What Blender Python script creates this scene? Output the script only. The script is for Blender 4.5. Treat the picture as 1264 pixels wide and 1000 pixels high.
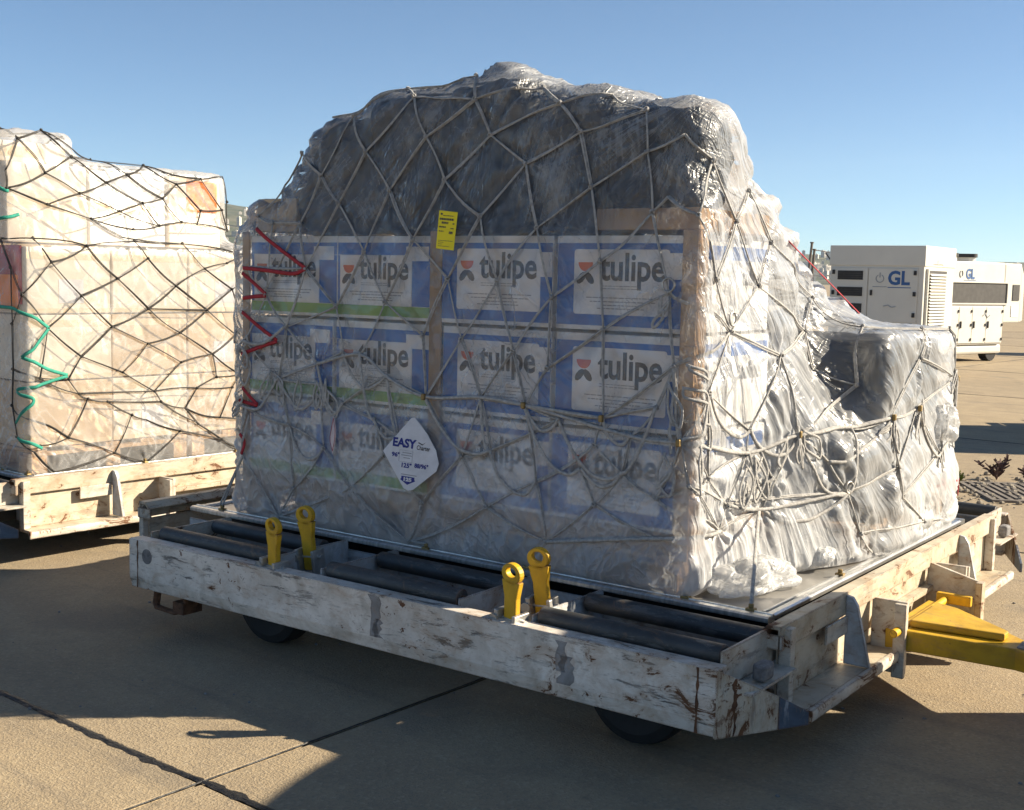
import bpy, bmesh, math, random
import numpy as np
from mathutils import Vector, Matrix, noise
from mathutils.bvhtree import BVHTree
from mathutils.kdtree import KDTree
R = math.radians
random.seed(7); rng = np.random.RandomState(3)
S = bpy.context.scene
COL = S.collection
for o in list(bpy.data.objects): bpy.data.objects.remove(o)

# ------------------------------------------------------------------ camera, sky, sun
cam_d = bpy.data.cameras.new('camera'); cam = bpy.data.objects.new('camera', cam_d); COL.objects.link(cam)
f_px, roll, pitch, yaw = 1517.7, .0215, .1046, .6267
Fv = Vector((-math.sin(yaw)*math.cos(pitch), math.cos(yaw)*math.cos(pitch), -math.sin(pitch)))
Rv = Vector((math.cos(yaw), math.sin(yaw), 0)); Uv = Rv.cross(Fv)
R2 = Rv*math.cos(roll) + Uv*math.sin(roll); U2 = -Rv*math.sin(roll) + Uv*math.cos(roll)
cam.matrix_world = Matrix(((R2.x, U2.x, -Fv.x, 1.7808), (R2.y, U2.y, -Fv.y, -4.0622), (R2.z, U2.z, -Fv.z, 1.6745), (0, 0, 0, 1)))
cam_d.sensor_width = 36; cam_d.lens = 36*f_px/1264; cam_d.clip_start = .05; cam_d.clip_end = 20000
S.camera = cam

SUN_EL = R(29); SX, SY = .775, .632
sun_az = math.atan2(SX, SY)
W = bpy.data.worlds.new('World'); S.world = W; W.use_nodes = True
wt = W.node_tree; wt.nodes.clear()
sky = wt.nodes.new('ShaderNodeTexSky'); sky.sky_type = 'NISHITA'; sky.sun_disc = False
sky.sun_elevation = SUN_EL; sky.sun_rotation = sun_az; sky.altitude = 0; sky.air_density = .6; sky.dust_density = .15; sky.ozone_density = 6.0
bg = wt.nodes.new('ShaderNodeBackground'); bg.inputs[1].default_value = .045
wo = wt.nodes.new('ShaderNodeOutputWorld')
tint = wt.nodes.new('ShaderNodeMix'); tint.data_type = 'RGBA'; tint.blend_type = 'MULTIPLY'; tint.inputs[0].default_value = 1; tint.inputs[7].default_value = (1.06, 1.0, .83, 1)
wt.links.new(sky.outputs[0], tint.inputs[6]); wt.links.new(tint.outputs[2], bg.inputs[0]); wt.links.new(bg.outputs[0], wo.inputs[0])
sl = bpy.data.lights.new('sun', 'SUN'); sl.energy = 3.1; sl.angle = R(.5); sl.color = (1, .87, .67)
sun = bpy.data.objects.new('sun', sl); COL.objects.link(sun)
sun.rotation_euler = Vector((SX*math.cos(SUN_EL), SY*math.cos(SUN_EL), math.sin(SUN_EL))).to_track_quat('Z', 'Y').to_euler()
S.view_settings.view_transform = 'Standard'; S.view_settings.look = 'None'
S.view_settings.exposure = 2.0; S.view_settings.gamma = 1; S.view_settings.use_curve_mapping = False
S.cycles.transparent_max_bounces = 14; S.cycles.max_bounces = 8; S.cycles.diffuse_bounces = 4
S.cycles.volume_bounces = 0

# ------------------------------------------------------------------ helpers
class MB:
    def __init__(s): s.v = []; s.f = []
    def add(s, v, f):
        b = len(s.v); s.v += [tuple(p) for p in v]; s.f += [tuple(i+b for i in q) for q in f]; return s
    def box(s, x0, x1, y0, y1, z0, z1):
        return s.add([(x0,y0,z0),(x1,y0,z0),(x1,y1,z0),(x0,y1,z0),(x0,y0,z1),(x1,y0,z1),(x1,y1,z1),(x0,y1,z1)],
                     [(0,3,2,1),(4,5,6,7),(0,1,5,4),(1,2,6,5),(2,3,7,6),(3,0,4,7)])
    def prism(s, pts, vec):
        n = len(pts); vec = Vector(vec); a = [Vector(p) for p in pts]; b = [p+vec for p in a]
        nor = Vector((0,0,0))
        for i in range(n): nor += (a[i]-a[0]).cross(a[(i+1) % n]-a[0])
        if nor.dot(vec) < 0: a = a[::-1]; b = b[::-1]
        return s.add(a+b, [tuple(range(n))[::-1], tuple(range(n, 2*n))] + [(i, (i+1) % n, n+(i+1) % n, n+i) for i in range(n)])
    def cyl(s, p0, p1, r, n=16, r1=None):
        p0 = Vector(p0); p1 = Vector(p1); d = (p1-p0).normalized(); r1 = r if r1 is None else r1
        u = d.orthogonal().normalized(); w = d.cross(u)
        v = [p0+(u*math.cos(t)+w*math.sin(t))*r for t in [2*math.pi*i/n for i in range(n)]]
        v += [p1+(u*math.cos(t)+w*math.sin(t))*r1 for t in [2*math.pi*i/n for i in range(n)]]
        return s.add(v, [tuple(range(n))[::-1], tuple(range(n, 2*n))] + [(i, (i+1) % n, n+(i+1) % n, n+i) for i in range(n)])
    def tube(s, path, w, t=None, n=6, nors=None):
        t = w if t is None else t; P = [Vector(p) for p in path]; m = len(P); V = []
        if m < 2: return s
        up = None
        for i in range(m):
            d = (P[min(i+1, m-1)]-P[max(i-1, 0)])
            d = d.normalized() if d.length > 1e-9 else Vector((0, 0, 1))
            if nors is not None: up_ = Vector(nors[i])
            else: up_ = up if up is not None else d.orthogonal()
            a = d.cross(up_)
            a = a.normalized() if a.length > 1e-6 else d.orthogonal().normalized()
            b = a.cross(d); up = b
            for k in range(n):
                q = 2*math.pi*k/n; V.append(P[i]+a*(w*math.cos(q))+b*(t*math.sin(q)))
        F = [tuple(range(n))[::-1], tuple(range((m-1)*n, m*n))]
        for i in range(m-1):
            for k in range(n):
                F.append((i*n+k, i*n+(k+1) % n, (i+1)*n+(k+1) % n, (i+1)*n+k))
        return s.add(V, F)
    def ball(s, c, r, n=6, m=5, sc=(1, 1, 1)):
        V = [(c[0], c[1], c[2]+r*sc[2])]
        for j in range(1, m):
            a = math.pi*j/m
            for i in range(n):
                b = 2*math.pi*i/n; V.append((c[0]+r*sc[0]*math.sin(a)*math.cos(b), c[1]+r*sc[1]*math.sin(a)*math.sin(b), c[2]+r*sc[2]*math.cos(a)))
        V.append((c[0], c[1], c[2]-r*sc[2])); F = []
        for i in range(n): F.append((0, 1+i, 1+(i+1) % n))
        for j in range(m-2):
            for i in range(n): F.append((1+j*n+i, 1+(j+1)*n+i, 1+(j+1)*n+(i+1) % n, 1+j*n+(i+1) % n))
        L = len(V)-1
        for i in range(n): F.append((L, 1+(m-2)*n+(i+1) % n, 1+(m-2)*n+i))
        return s.add(V, F)
    def mesh(s, name):
        me = bpy.data.meshes.new(name); me.from_pydata(s.v, [], s.f); me.update(); return me
    def build(s, name, mat, parent=None, bevel=0, smooth=False):
        return link(name, s.mesh(name), mat, parent, bevel, smooth)
def link(name, me, mat, parent=None, bevel=0, smooth=False):
    if mat and not me.materials: me.materials.append(mat)
    if smooth:
        me.polygons.foreach_set('use_smooth', [True]*len(me.polygons))
        if smooth is not True: me.set_sharp_from_angle(angle=R(smooth))
    o = bpy.data.objects.new(name, me); COL.objects.link(o)
    if parent: o.parent = parent
    if bevel:
        b = o.modifiers.new('bevel', 'BEVEL'); b.width = bevel; b.segments = 2; b.limit_method = 'ANGLE'; b.angle_limit = R(40)
    return o
def tag(o, label=None, cat=None, group=None, kind=None):
    if label: o['label'] = label
    if cat: o['category'] = cat
    if group: o['group'] = group
    if kind: o['kind'] = kind
    return o
def thing(name, label, cat, loc=(0, 0, 0), rz=0, group=None):
    o = bpy.data.objects.new(name, None); COL.objects.link(o); o.location = loc; o.rotation_euler = (0, 0, rz); o.empty_display_size = .1
    return tag(o, label, cat, group)
def dup(root, loc, rz, label, group=None):
    r = root.copy(); COL.objects.link(r); r.location = loc; r.rotation_euler = (0, 0, rz); r['label'] = label
    if group: r['group'] = group
    def rec(a, b):
        for ch in list(a.children):
            c = ch.copy(); COL.objects.link(c); c.parent = b; rec(ch, c)
    rec(root, r); return r
def xf(loc, rz):
    M = Matrix.Rotation(rz, 4, 'Z'); M.translation = Vector(loc); return M

# text: flat lettering as mesh, in the XZ plane facing -Y
_tx = {}
def text_geo(body, size, bold=0.0):
    key = (body, size, bold)
    if key not in _tx:
        cu = bpy.data.curves.new('t', 'FONT'); cu.body = body; cu.size = size; cu.offset = bold; cu.resolution_u = 3
        ob = bpy.data.objects.new('t', cu); COL.objects.link(ob)
        dg = bpy.context.evaluated_depsgraph_get(); me = bpy.data.meshes.new_from_object(ob.evaluated_get(dg))
        V = [tuple(v.co) for v in me.vertices]; Fc = [tuple(p.vertices) for p in me.polygons]
        bpy.data.objects.remove(ob); bpy.data.curves.remove(cu); bpy.data.meshes.remove(me)
        _tx[key] = (V, Fc)
    return _tx[key]
def text_mb(mb, body, x, z, size, width=None, y=0, bold=0.0, center=False):
    V, Fc = text_geo(body, size, bold)
    x0 = min(v[0] for v in V); x1 = max(v[0] for v in V); sx = (width/(x1-x0)) if width else 1
    ox = x-(x0+x1)/2*sx if center else x-x0*sx
    mb.add([(ox+v[0]*sx, y, z+v[1]) for v in V], Fc); return mb

# ------------------------------------------------------------------ materials
def newmat(name):
    m = bpy.data.materials.new(name); m.use_nodes = True; nt = m.node_tree; nt.nodes.clear()
    out = nt.nodes.new('ShaderNodeOutputMaterial'); return m, nt, out
def nd(nt, typ, **kw):
    n = nt.nodes.new('ShaderNode'+typ)
    for k, v in kw.items():
        if k.startswith('i_'):
            key = k[2:]; key = int(key) if key.isdigit() else key.replace('_', ' ')
            if hasattr(v, 'links') or isinstance(v, bpy.types.NodeSocket): nt.links.new(v, n.inputs[key])
            else: n.inputs[key].default_value = v
        else: setattr(n, k, v)
    return n
def ramp(nt, fac, stops):
    r = nt.nodes.new('ShaderNodeValToRGB'); nt.links.new(fac, r.inputs[0]); e = r.color_ramp.elements
    while len(e) < len(stops): e.new(.5)
    for el, (p, c) in zip(e, stops):
        el.position = p; el.color = (c, c, c, 1) if not isinstance(c, tuple) else c+(1,)
    return r.outputs[0]
def mixc(nt, fac, a, b, mode='MIX'):
    m = nt.nodes.new('ShaderNodeMix'); m.data_type = 'RGBA'; m.blend_type = mode
    for idx, val in ((0, fac), (6, a), (7, b)):
        if isinstance(val, bpy.types.NodeSocket): nt.links.new(val, m.inputs[idx])
        elif idx == 0: m.inputs[0].default_value = val
        else: m.inputs[idx].default_value = tuple(val)+(1,) if len(val) == 3 else val
    return m.outputs[2]
def mth(nt, op, a, b=None, c=None, clamp=False):
    m = nt.nodes.new('ShaderNodeMath'); m.operation = op; m.use_clamp = clamp
    for i, val in enumerate((a, b, c)):
        if val is None: continue
        if isinstance(val, bpy.types.NodeSocket): nt.links.new(val, m.inputs[i])
        else: m.inputs[i].default_value = val
    return m.outputs[0]
def nz(nt, scale, detail=6, rough=.55, mapscale=None, coord='Object', dist=0, rot=None, loc=None):
    tc = nd(nt, 'TexCoord'); src = tc.outputs[coord]
    if mapscale or rot or loc:
        mp = nd(nt, 'Mapping', i_Vector=src)
        if mapscale: mp.inputs['Scale'].default_value = mapscale
        if rot: mp.inputs['Rotation'].default_value = rot
        if loc: mp.inputs['Location'].default_value = loc
        src = mp.outputs[0]
    n = nd(nt, 'TexNoise', i_Vector=src); n.inputs['Scale'].default_value = scale; n.inputs['Detail'].default_value = detail
    n.inputs['Roughness'].default_value = rough; n.inputs['Distortion'].default_value = dist
    return n.outputs[0]
def plain(name, col, rough=.6, metal=0, var=.12, scale=8, bump=0, bscale=60, spec=.5, mapscale=None):
    m, nt, out = newmat(name); p = nd(nt, 'BsdfPrincipled')
    n = nz(nt, scale, 6, mapscale=mapscale)
    c = mixc(nt, ramp(nt, n, [(.3, 0), (.7, 1)]), tuple(x*(1-var) for x in col), tuple(min(1, x*(1+var)) for x in col))
    nt.links.new(c, p.inputs['Base Color']); p.inputs['Roughness'].default_value = rough; p.inputs['Metallic'].default_value = metal
    p.inputs['Specular IOR Level'].default_value = spec
    if bump:
        b = nd(nt, 'Bump', i_Height=nz(nt, bscale, 5, mapscale=mapscale)); b.inputs['Strength'].default_value = bump; b.inputs['Distance'].default_value = .01
        nt.links.new(b.outputs[0], p.inputs['Normal'])
    nt.links.new(p.outputs[0], out.inputs[0]); return m
def painted(name, col, rust=.5, scuff=.5, axis='x', chips=.5, scuffcol=(.10, .10, .105), right=0):
    """worn paint over rusty steel: scuffs run along the axis"""
    m, nt, out = newmat(name); p = nd(nt, 'BsdfPrincipled')
    ms = {'x': (2.6, 9, 15), 'y': (9, 2.6, 15), 'z': (12, 12, 2.4)}[axis]
    big = nz(nt, 2.6, 5)
    c = mixc(nt, ramp(nt, big, [(.32, 0), (.72, 1)]), tuple(x*.70 for x in col), col)
    dirt = nz(nt, 7, 9, .65, dist=.6)
    c = mixc(nt, mth(nt, 'MULTIPLY', ramp(nt, dirt, [(.46, 0), (.70, 1)]), .75), c, tuple(x*.42 for x in (col[0], col[1]*.93, col[2]*.82)))
    s1 = nz(nt, 1.9, 11, .74, mapscale=ms, dist=.3)
    patch = nz(nt, 1.7, 3, loc=(3.1, 2, 1))
    sm = mth(nt, 'MULTIPLY', ramp(nt, s1, [(.545, 0), (.60, 1)]), ramp(nt, patch, [(.40, .10), (.60, 1)]))
    c = mixc(nt, mth(nt, 'MULTIPLY', sm, scuff), c, scuffcol)
    s2 = nz(nt, 9, 8, .7, mapscale=ms, loc=(1, 5, 2))
    c = mixc(nt, mth(nt, 'MULTIPLY', ramp(nt, s2, [(.60, 0), (.64, 1)]), scuff*.5), c, (.16, .13, .10))
    r1 = nz(nt, 9, 11, .74, dist=.8, loc=(7, 1, 4), mapscale={'x': (.7, 1, 1.3), 'y': (1, .7, 1.3), 'z': (1.2, 1.2, .6)}[axis])
    th = .70-.16*rust
    if right:
        sx = nd(nt, 'SeparateXYZ', i_Vector=nd(nt, 'TexCoord').outputs['Object']).outputs[0]
        r1 = mth(nt, 'ADD', r1, mth(nt, 'MULTIPLY', mth(nt, 'DIVIDE', mth(nt, 'ADD', sx, 1.3), 1.3, clamp=True), right))
    rm = ramp(nt, r1, [(th, 0), (th+.025, 1)])
    ch = nz(nt, 26, 6, .7, dist=.4, loc=(2, 8, 3)); th2 = .72-.14*chips
    rm2 = mth(nt, 'MULTIPLY', ramp(nt, ch, [(th2, 0), (th2+.02, 1)]), ramp(nt, nz(nt, 2.6, 3, loc=(6, 1, 9)), [(.50, .05), (.60, 1)]))
    bv = nd(nt, 'Bevel', samples=4); bv.inputs['Radius'].default_value = .012
    geo = nd(nt, 'NewGeometry'); dt = nd(nt, 'VectorMath', operation='DOT_PRODUCT'); nt.links.new(bv.outputs[0], dt.inputs[0]); nt.links.new(geo.outputs['Normal'], dt.inputs[1])
    edge = mth(nt, 'MULTIPLY', mth(nt, 'SUBTRACT', 1.0, dt.outputs['Value']), 6, clamp=True)
    em = ramp(nt, mth(nt, 'ADD', mth(nt, 'MULTIPLY', edge, .22), nz(nt, 11, 8, .7, loc=(4, 4, 4))), [(.62, 0), (.66, 1)])
    rr = mth(nt, 'MAXIMUM', mth(nt, 'MAXIMUM', rm, rm2), mth(nt, 'MULTIPLY', em, edge))
    halo = ramp(nt, r1, [(th-.13, 0), (th, 1)])
    c = mixc(nt, mth(nt, 'MULTIPLY', halo, .40), c, (.36, .20, .085))
    rc = mixc(nt, nz(nt, 40, 5), (.055, .028, .016), (.20, .085, .035))
    c = mixc(nt, rr, c, rc)
    nt.links.new(c, p.inputs['Base Color'])
    nt.links.new(mth(nt, 'ADD', mth(nt, 'MULTIPLY', rr, .35), mth(nt, 'ADD', .42, mth(nt, 'MULTIPLY', dirt, .2))), p.inputs['Roughness'])
    h = mth(nt, 'SUBTRACT', mth(nt, 'MULTIPLY', nz(nt, 5, 4), .5), mth(nt, 'MULTIPLY', mth(nt, 'MAXIMUM', rr, sm), .12))
    b = nd(nt, 'Bump', i_Height=h); b.inputs['Strength'].default_value = .45; b.inputs['Distance'].default_value = .012
    nt.links.new(b.outputs[0], p.inputs['Normal']); nt.links.new(p.outputs[0], out.inputs[0]); return m
def film_mat(name, base, ridge, tint=(.84, .86, .88), scale=1.0, rough=.27, clear=.94, seed=0, fine_amt=.05, spec=1.3, layers=False, bump=.85, cvar=1.0, trl=.38):
    """thin cloudy polythene: clear sheet with milky creases"""
    m, nt, out = newmat(name)
    def layer(ms, rot, loc, dist, det=1.6):
        tc = nd(nt, 'TexCoord'); m1 = nd(nt, 'Mapping', i_Vector=tc.outputs['Object']); m1.inputs['Rotation'].default_value = rot
        m2 = nd(nt, 'Mapping', i_Vector=m1.outputs[0]); m2.inputs['Scale'].default_value = tuple(x*scale for x in ms); m2.inputs['Location'].default_value = loc
        n = nd(nt, 'TexNoise', i_Vector=m2.outputs[0]); n.inputs['Scale'].default_value = 1; n.inputs['Detail'].default_value = det; n.inputs['Roughness'].default_value = .55; n.inputs['Distortion'].default_value = dist
        return n.outputs[0]
    a = layer((6.5, 6.5, .55), (R(24), R(-30), R(10)), (seed, 1, 0), .5)
    b_ = layer((10, 10, .8), (R(-38), R(26), R(50)), (4+seed, 2, 7), .6)
    c_ = layer((20, 20, 1.5), (R(70), R(10), R(-20)), (2+seed, 5, 1), .4)
    def ridged(x, w): return mth(nt, 'SUBTRACT', 1.0, mth(nt, 'MULTIPLY', mth(nt, 'ABSOLUTE', mth(nt, 'SUBTRACT', x, .5)), w), clamp=True)
    ra = mth(nt, 'POWER', ridged(a, 8), 2.6); rb = mth(nt, 'POWER', ridged(b_, 9), 2.8); rc = mth(nt, 'POWER', ridged(c_, 9), 3)
    zone = ramp(nt, nz(nt, 1.7, 2, loc=(seed, 3, 2)), [(.40, .06), (.64, 1)])
    zone2 = ramp(nt, nz(nt, 2.3, 2, loc=(seed+4, 7, 2)), [(.42, .02), (.62, 1)])
    rid = mth(nt, 'ADD', mth(nt, 'MULTIPLY', ra, zone), mth(nt, 'ADD', mth(nt, 'MULTIPLY', mth(nt, 'MULTIPLY', rb, .8), zone2), mth(nt, 'MULTIPLY', mth(nt, 'MULTIPLY', rc, .5), zone)))
    cloud = nz(nt, 3.1, 4, .6, loc=(seed, 9, 4))
    fine = nz(nt, 38, 2, .5, mapscale=(1, 1, .3), rot=(.5, .7, 0))
    h = mth(nt, 'ADD', mth(nt, 'MULTIPLY', rid, .45), mth(nt, 'ADD', mth(nt, 'ADD', a, mth(nt, 'MULTIPLY', b_, .8)), mth(nt, 'MULTIPLY', fine, fine_amt)))
    bmp = nd(nt, 'Bump', i_Height=h); bmp.inputs['Strength'].default_value = bump; bmp.inputs['Distance'].default_value = .035/scale**.5
    lw = nd(nt, 'LayerWeight'); lw.inputs[0].default_value = .35
    cov = mth(nt, 'ADD', mth(nt, 'ADD', mth(nt, 'MULTIPLY', mth(nt, 'ADD', 1-.55*cvar, mth(nt, 'MULTIPLY', cloud, cvar)), base), mth(nt, 'MULTIPLY', rid, ridge)), mth(nt, 'MULTIPLY', mth(nt, 'POWER', lw.outputs['Facing'], 2.5), .22), clamp=True)
    if layers:   # where the sheet is doubled: right side, foot of the stack; long folds fan out from the top right corner
        ob = nd(nt, 'TexCoord').outputs['Object']; sp = nd(nt, 'SeparateXYZ', i_Vector=ob)
        X, Y, Z = sp.outputs
        wob = mth(nt, 'MULTIPLY', mth(nt, 'SUBTRACT', nz(nt, 4, 3), .5), .12)
        def step(v, lo, hi): return mth(nt, 'DIVIDE', mth(nt, 'SUBTRACT', v, lo), hi-lo, clamp=True)
        m1 = step(mth(nt, 'ADD', X, wob), -.40, -.335)
        m2 = mth(nt, 'MULTIPLY', step(mth(nt, 'ADD', Y, wob), .16, .34), step(X, -.95, -.55))
        side = mth(nt, 'MAXIMUM', m1, m2)
        th = mth(nt, 'ARCTAN2', mth(nt, 'SUBTRACT', Y, -.25), mth(nt, 'SUBTRACT', 2.75, Z)); rr_ = mth(nt, 'SQRT', mth(nt, 'ADD', mth(nt, 'POWER', mth(nt, 'SUBTRACT', Y, -.25), 2), mth(nt, 'POWER', mth(nt, 'SUBTRACT', 2.75, Z), 2)))
        def fan(k, kr, sd, det=2):
            cv = nd(nt, 'CombineXYZ', i_X=mth(nt, 'MULTIPLY', th, k), i_Y=mth(nt, 'MULTIPLY', rr_, kr), i_Z=mth(nt, 'ADD', mth(nt, 'MULTIPLY', X, 3), sd))
            n = nd(nt, 'TexNoise', i_Vector=cv.outputs[0]); n.inputs['Scale'].default_value = 1; n.inputs['Detail'].default_value = det; n.inputs['Roughness'].default_value = .5; n.inputs['Distortion'].default_value = .25
            return n.outputs[0]
        f1 = fan(13, .9, 1); f2 = fan(34, 1.5, 5); f3 = fan(80, 2.6, 9)
        fr1 = mth(nt, 'POWER', ridged(f1, 7), 2.0); fr2 = mth(nt, 'POWER', ridged(f2, 7), 2.2); fr3 = mth(nt, 'POWER', ridged(f3, 6), 2)
        fold = mth(nt, 'ADD', mth(nt, 'MULTIPLY', fr1, .5), mth(nt, 'ADD', mth(nt, 'MULTIPLY', fr2, .45), mth(nt, 'MULTIPLY', fr3, .25)))
        def hole(c, r):
            d = nd(nt, 'VectorMath', operation='DISTANCE'); nt.links.new(ob, d.inputs[0]); d.inputs[1].default_value = c
            return step(mth(nt, 'ADD', d.outputs['Value'], wob), r*.7, r*1.25)
        hol = mth(nt, 'MULTIPLY', hole((-.28, 1.30, 1.32), .27), mth(nt, 'MULTIPLY', hole((-.22, 1.05, .84), .27), hole((-.10, 1.32, .64), .24)))
        low = mth(nt, 'SUBTRACT', 1.0, step(mth(nt, 'ADD', Z, mth(nt, 'MULTIPLY', wob, 1.6)), .72, 1.25), clamp=True)
        high = step(mth(nt, 'ADD', Z, wob), 1.84, 1.92)
        lay = mth(nt, 'ADD', mth(nt, 'MULTIPLY', mth(nt, 'MULTIPLY', side, hol), mth(nt, 'ADD', mth(nt, 'MULTIPLY', cloud, .14), mth(nt, 'MULTIPLY', fold, .32))), mth(nt, 'MULTIPLY', low, mth(nt, 'MULTIPLY', cloud, .64)))
        notside = mth(nt, 'SUBTRACT', 1.0, mth(nt, 'MULTIPLY', side, .8)); lessrid = mth(nt, 'MULTIPLY', rid, notside)
        cov0 = mth(nt, 'ADD', mth(nt, 'MULTIPLY', mth(nt, 'ADD', .45, cloud), mth(nt, 'MULTIPLY', base, mth(nt, 'SUBTRACT', 1.0, mth(nt, 'MULTIPLY', high, .35)))), mth(nt, 'MULTIPLY', lessrid, ridge))
        cov = mth(nt, 'ADD', mth(nt, 'ADD', cov0, mth(nt, 'MULTIPLY', mth(nt, 'POWER', lw.outputs['Facing'], 2.5), .16)), lay, clamp=True)
        def fan2(x0, z0, k, kr, sd):
            dx = mth(nt, 'SUBTRACT', X, x0); dz = mth(nt, 'SUBTRACT', z0, Z)
            t2 = mth(nt, 'ARCTAN2', dx, dz); r2 = mth(nt, 'SQRT', mth(nt, 'ADD', mth(nt, 'MULTIPLY', dx, dx), mth(nt, 'MULTIPLY', dz, dz)))
            cv = nd(nt, 'CombineXYZ', i_X=mth(nt, 'MULTIPLY', t2, k), i_Y=mth(nt, 'MULTIPLY', r2, kr), i_Z=mth(nt, 'ADD', mth(nt, 'MULTIPLY', Y, 2), sd))
            n = nd(nt, 'TexNoise', i_Vector=cv.outputs[0]); n.inputs['Scale'].default_value = 1; n.inputs['Detail'].default_value = 2; n.inputs['Roughness'].default_value = .5; n.inputs['Distortion'].default_value = .5
            return n.outputs[0], r2
        ga, _ = fan2(-.75, 3.3, 30, 1.6, 2); gb, rb2 = fan2(-.36, 2.40, 15, 2.2, 6); gc, _ = fan2(-1.35, 2.9, 60, 2.4, 8); ge, re2 = fan2(-1.75, 1.55, 22, 2.5, 11)
        nearb = mth(nt, 'SUBTRACT', 1.0, step(rb2, .25, 1.0)); neare = mth(nt, 'SUBTRACT', 1.0, step(re2, .4, .95))
        gfold = mth(nt, 'ADD', mth(nt, 'MULTIPLY', mth(nt, 'POWER', ridged(ga, 8), 2.2), .5), mth(nt, 'ADD', mth(nt, 'MULTIPLY', mth(nt, 'MULTIPLY', mth(nt, 'POWER', ridged(gb, 7), 2.2), nearb), .8), mth(nt, 'ADD', mth(nt, 'MULTIPLY', mth(nt, 'POWER', ridged(gc, 8), 2.5), .3), mth(nt, 'MULTIPLY', mth(nt, 'MULTIPLY', mth(nt, 'POWER', ridged(ge, 8), 2.5), neare), .5))))
        hi2 = mth(nt, 'MULTIPLY', high, notside)
        gz = mth(nt, 'MULTIPLY', hi2, gfold)
        cov = mth(nt, 'ADD', cov, mth(nt, 'MULTIPLY', mth(nt, 'MULTIPLY', gz, mth(nt, 'ADD', .35, mth(nt, 'MULTIPLY', zone2, .65))), .34), clamp=True)
        hfold = mth(nt, 'MULTIPLY', hi2, mth(nt, 'ADD', mth(nt, 'ADD', mth(nt, 'MULTIPLY', ga, .35), mth(nt, 'MULTIPLY', mth(nt, 'MULTIPLY', gb, nearb), .5)), mth(nt, 'ADD', mth(nt, 'MULTIPLY', gc, .25), mth(nt, 'MULTIPLY', gfold, .42))))
        h = mth(nt, 'ADD', mth(nt, 'MULTIPLY', h, mth(nt, 'SUBTRACT', 1.0, mth(nt, 'MULTIPLY', high, .9))), hfold)
        hh = mth(nt, 'ADD', mth(nt, 'MULTIPLY', h, notside), mth(nt, 'MULTIPLY', side, mth(nt, 'ADD', mth(nt, 'ADD', mth(nt, 'MULTIPLY', f1, 1.5), mth(nt, 'MULTIPLY', f2, .55)), mth(nt, 'ADD', mth(nt, 'MULTIPLY', fold, .25), mth(nt, 'MULTIPLY', f3, .16)))))
        nt.links.new(hh, bmp.inputs['Height'])
    tr = nd(nt, 'BsdfTransparent'); tr.inputs[0].default_value = (clear, clear, clear, 1)
    gl = nd(nt, 'BsdfGlossy'); gl.inputs['Roughness'].default_value = rough; nt.links.new(bmp.outputs[0], gl.inputs['Normal'])
    fr = nd(nt, 'Fresnel'); fr.inputs[0].default_value = 1.5; nt.links.new(bmp.outputs[0], fr.inputs['Normal'])
    spx = mth(nt, 'MULTIPLY', fr.outputs[0], spec, clamp=True)
    clearm = nd(nt, 'MixShader', i_0=spx, i_1=tr.outputs[0], i_2=gl.outputs[0])
    df = nd(nt, 'BsdfPrincipled'); df.inputs['Base Color'].default_value = tint+(1,); df.inputs['Roughness'].default_value = rough+.08
    nt.links.new(bmp.outputs[0], df.inputs['Normal'])
    tl = nd(nt, 'BsdfTranslucent'); tl.inputs[0].default_value = tint+(1,); nt.links.new(bmp.outputs[0], tl.inputs['Normal'])
    milky = nd(nt, 'MixShader', i_0=trl, i_1=df.outputs[0], i_2=tl.outputs[0])
    fin = nd(nt, 'MixShader', i_0=cov, i_1=clearm.outputs[0], i_2=milky.outputs[0])
    nt.links.new(fin.outputs[0], out.inputs[0]); return m
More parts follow.
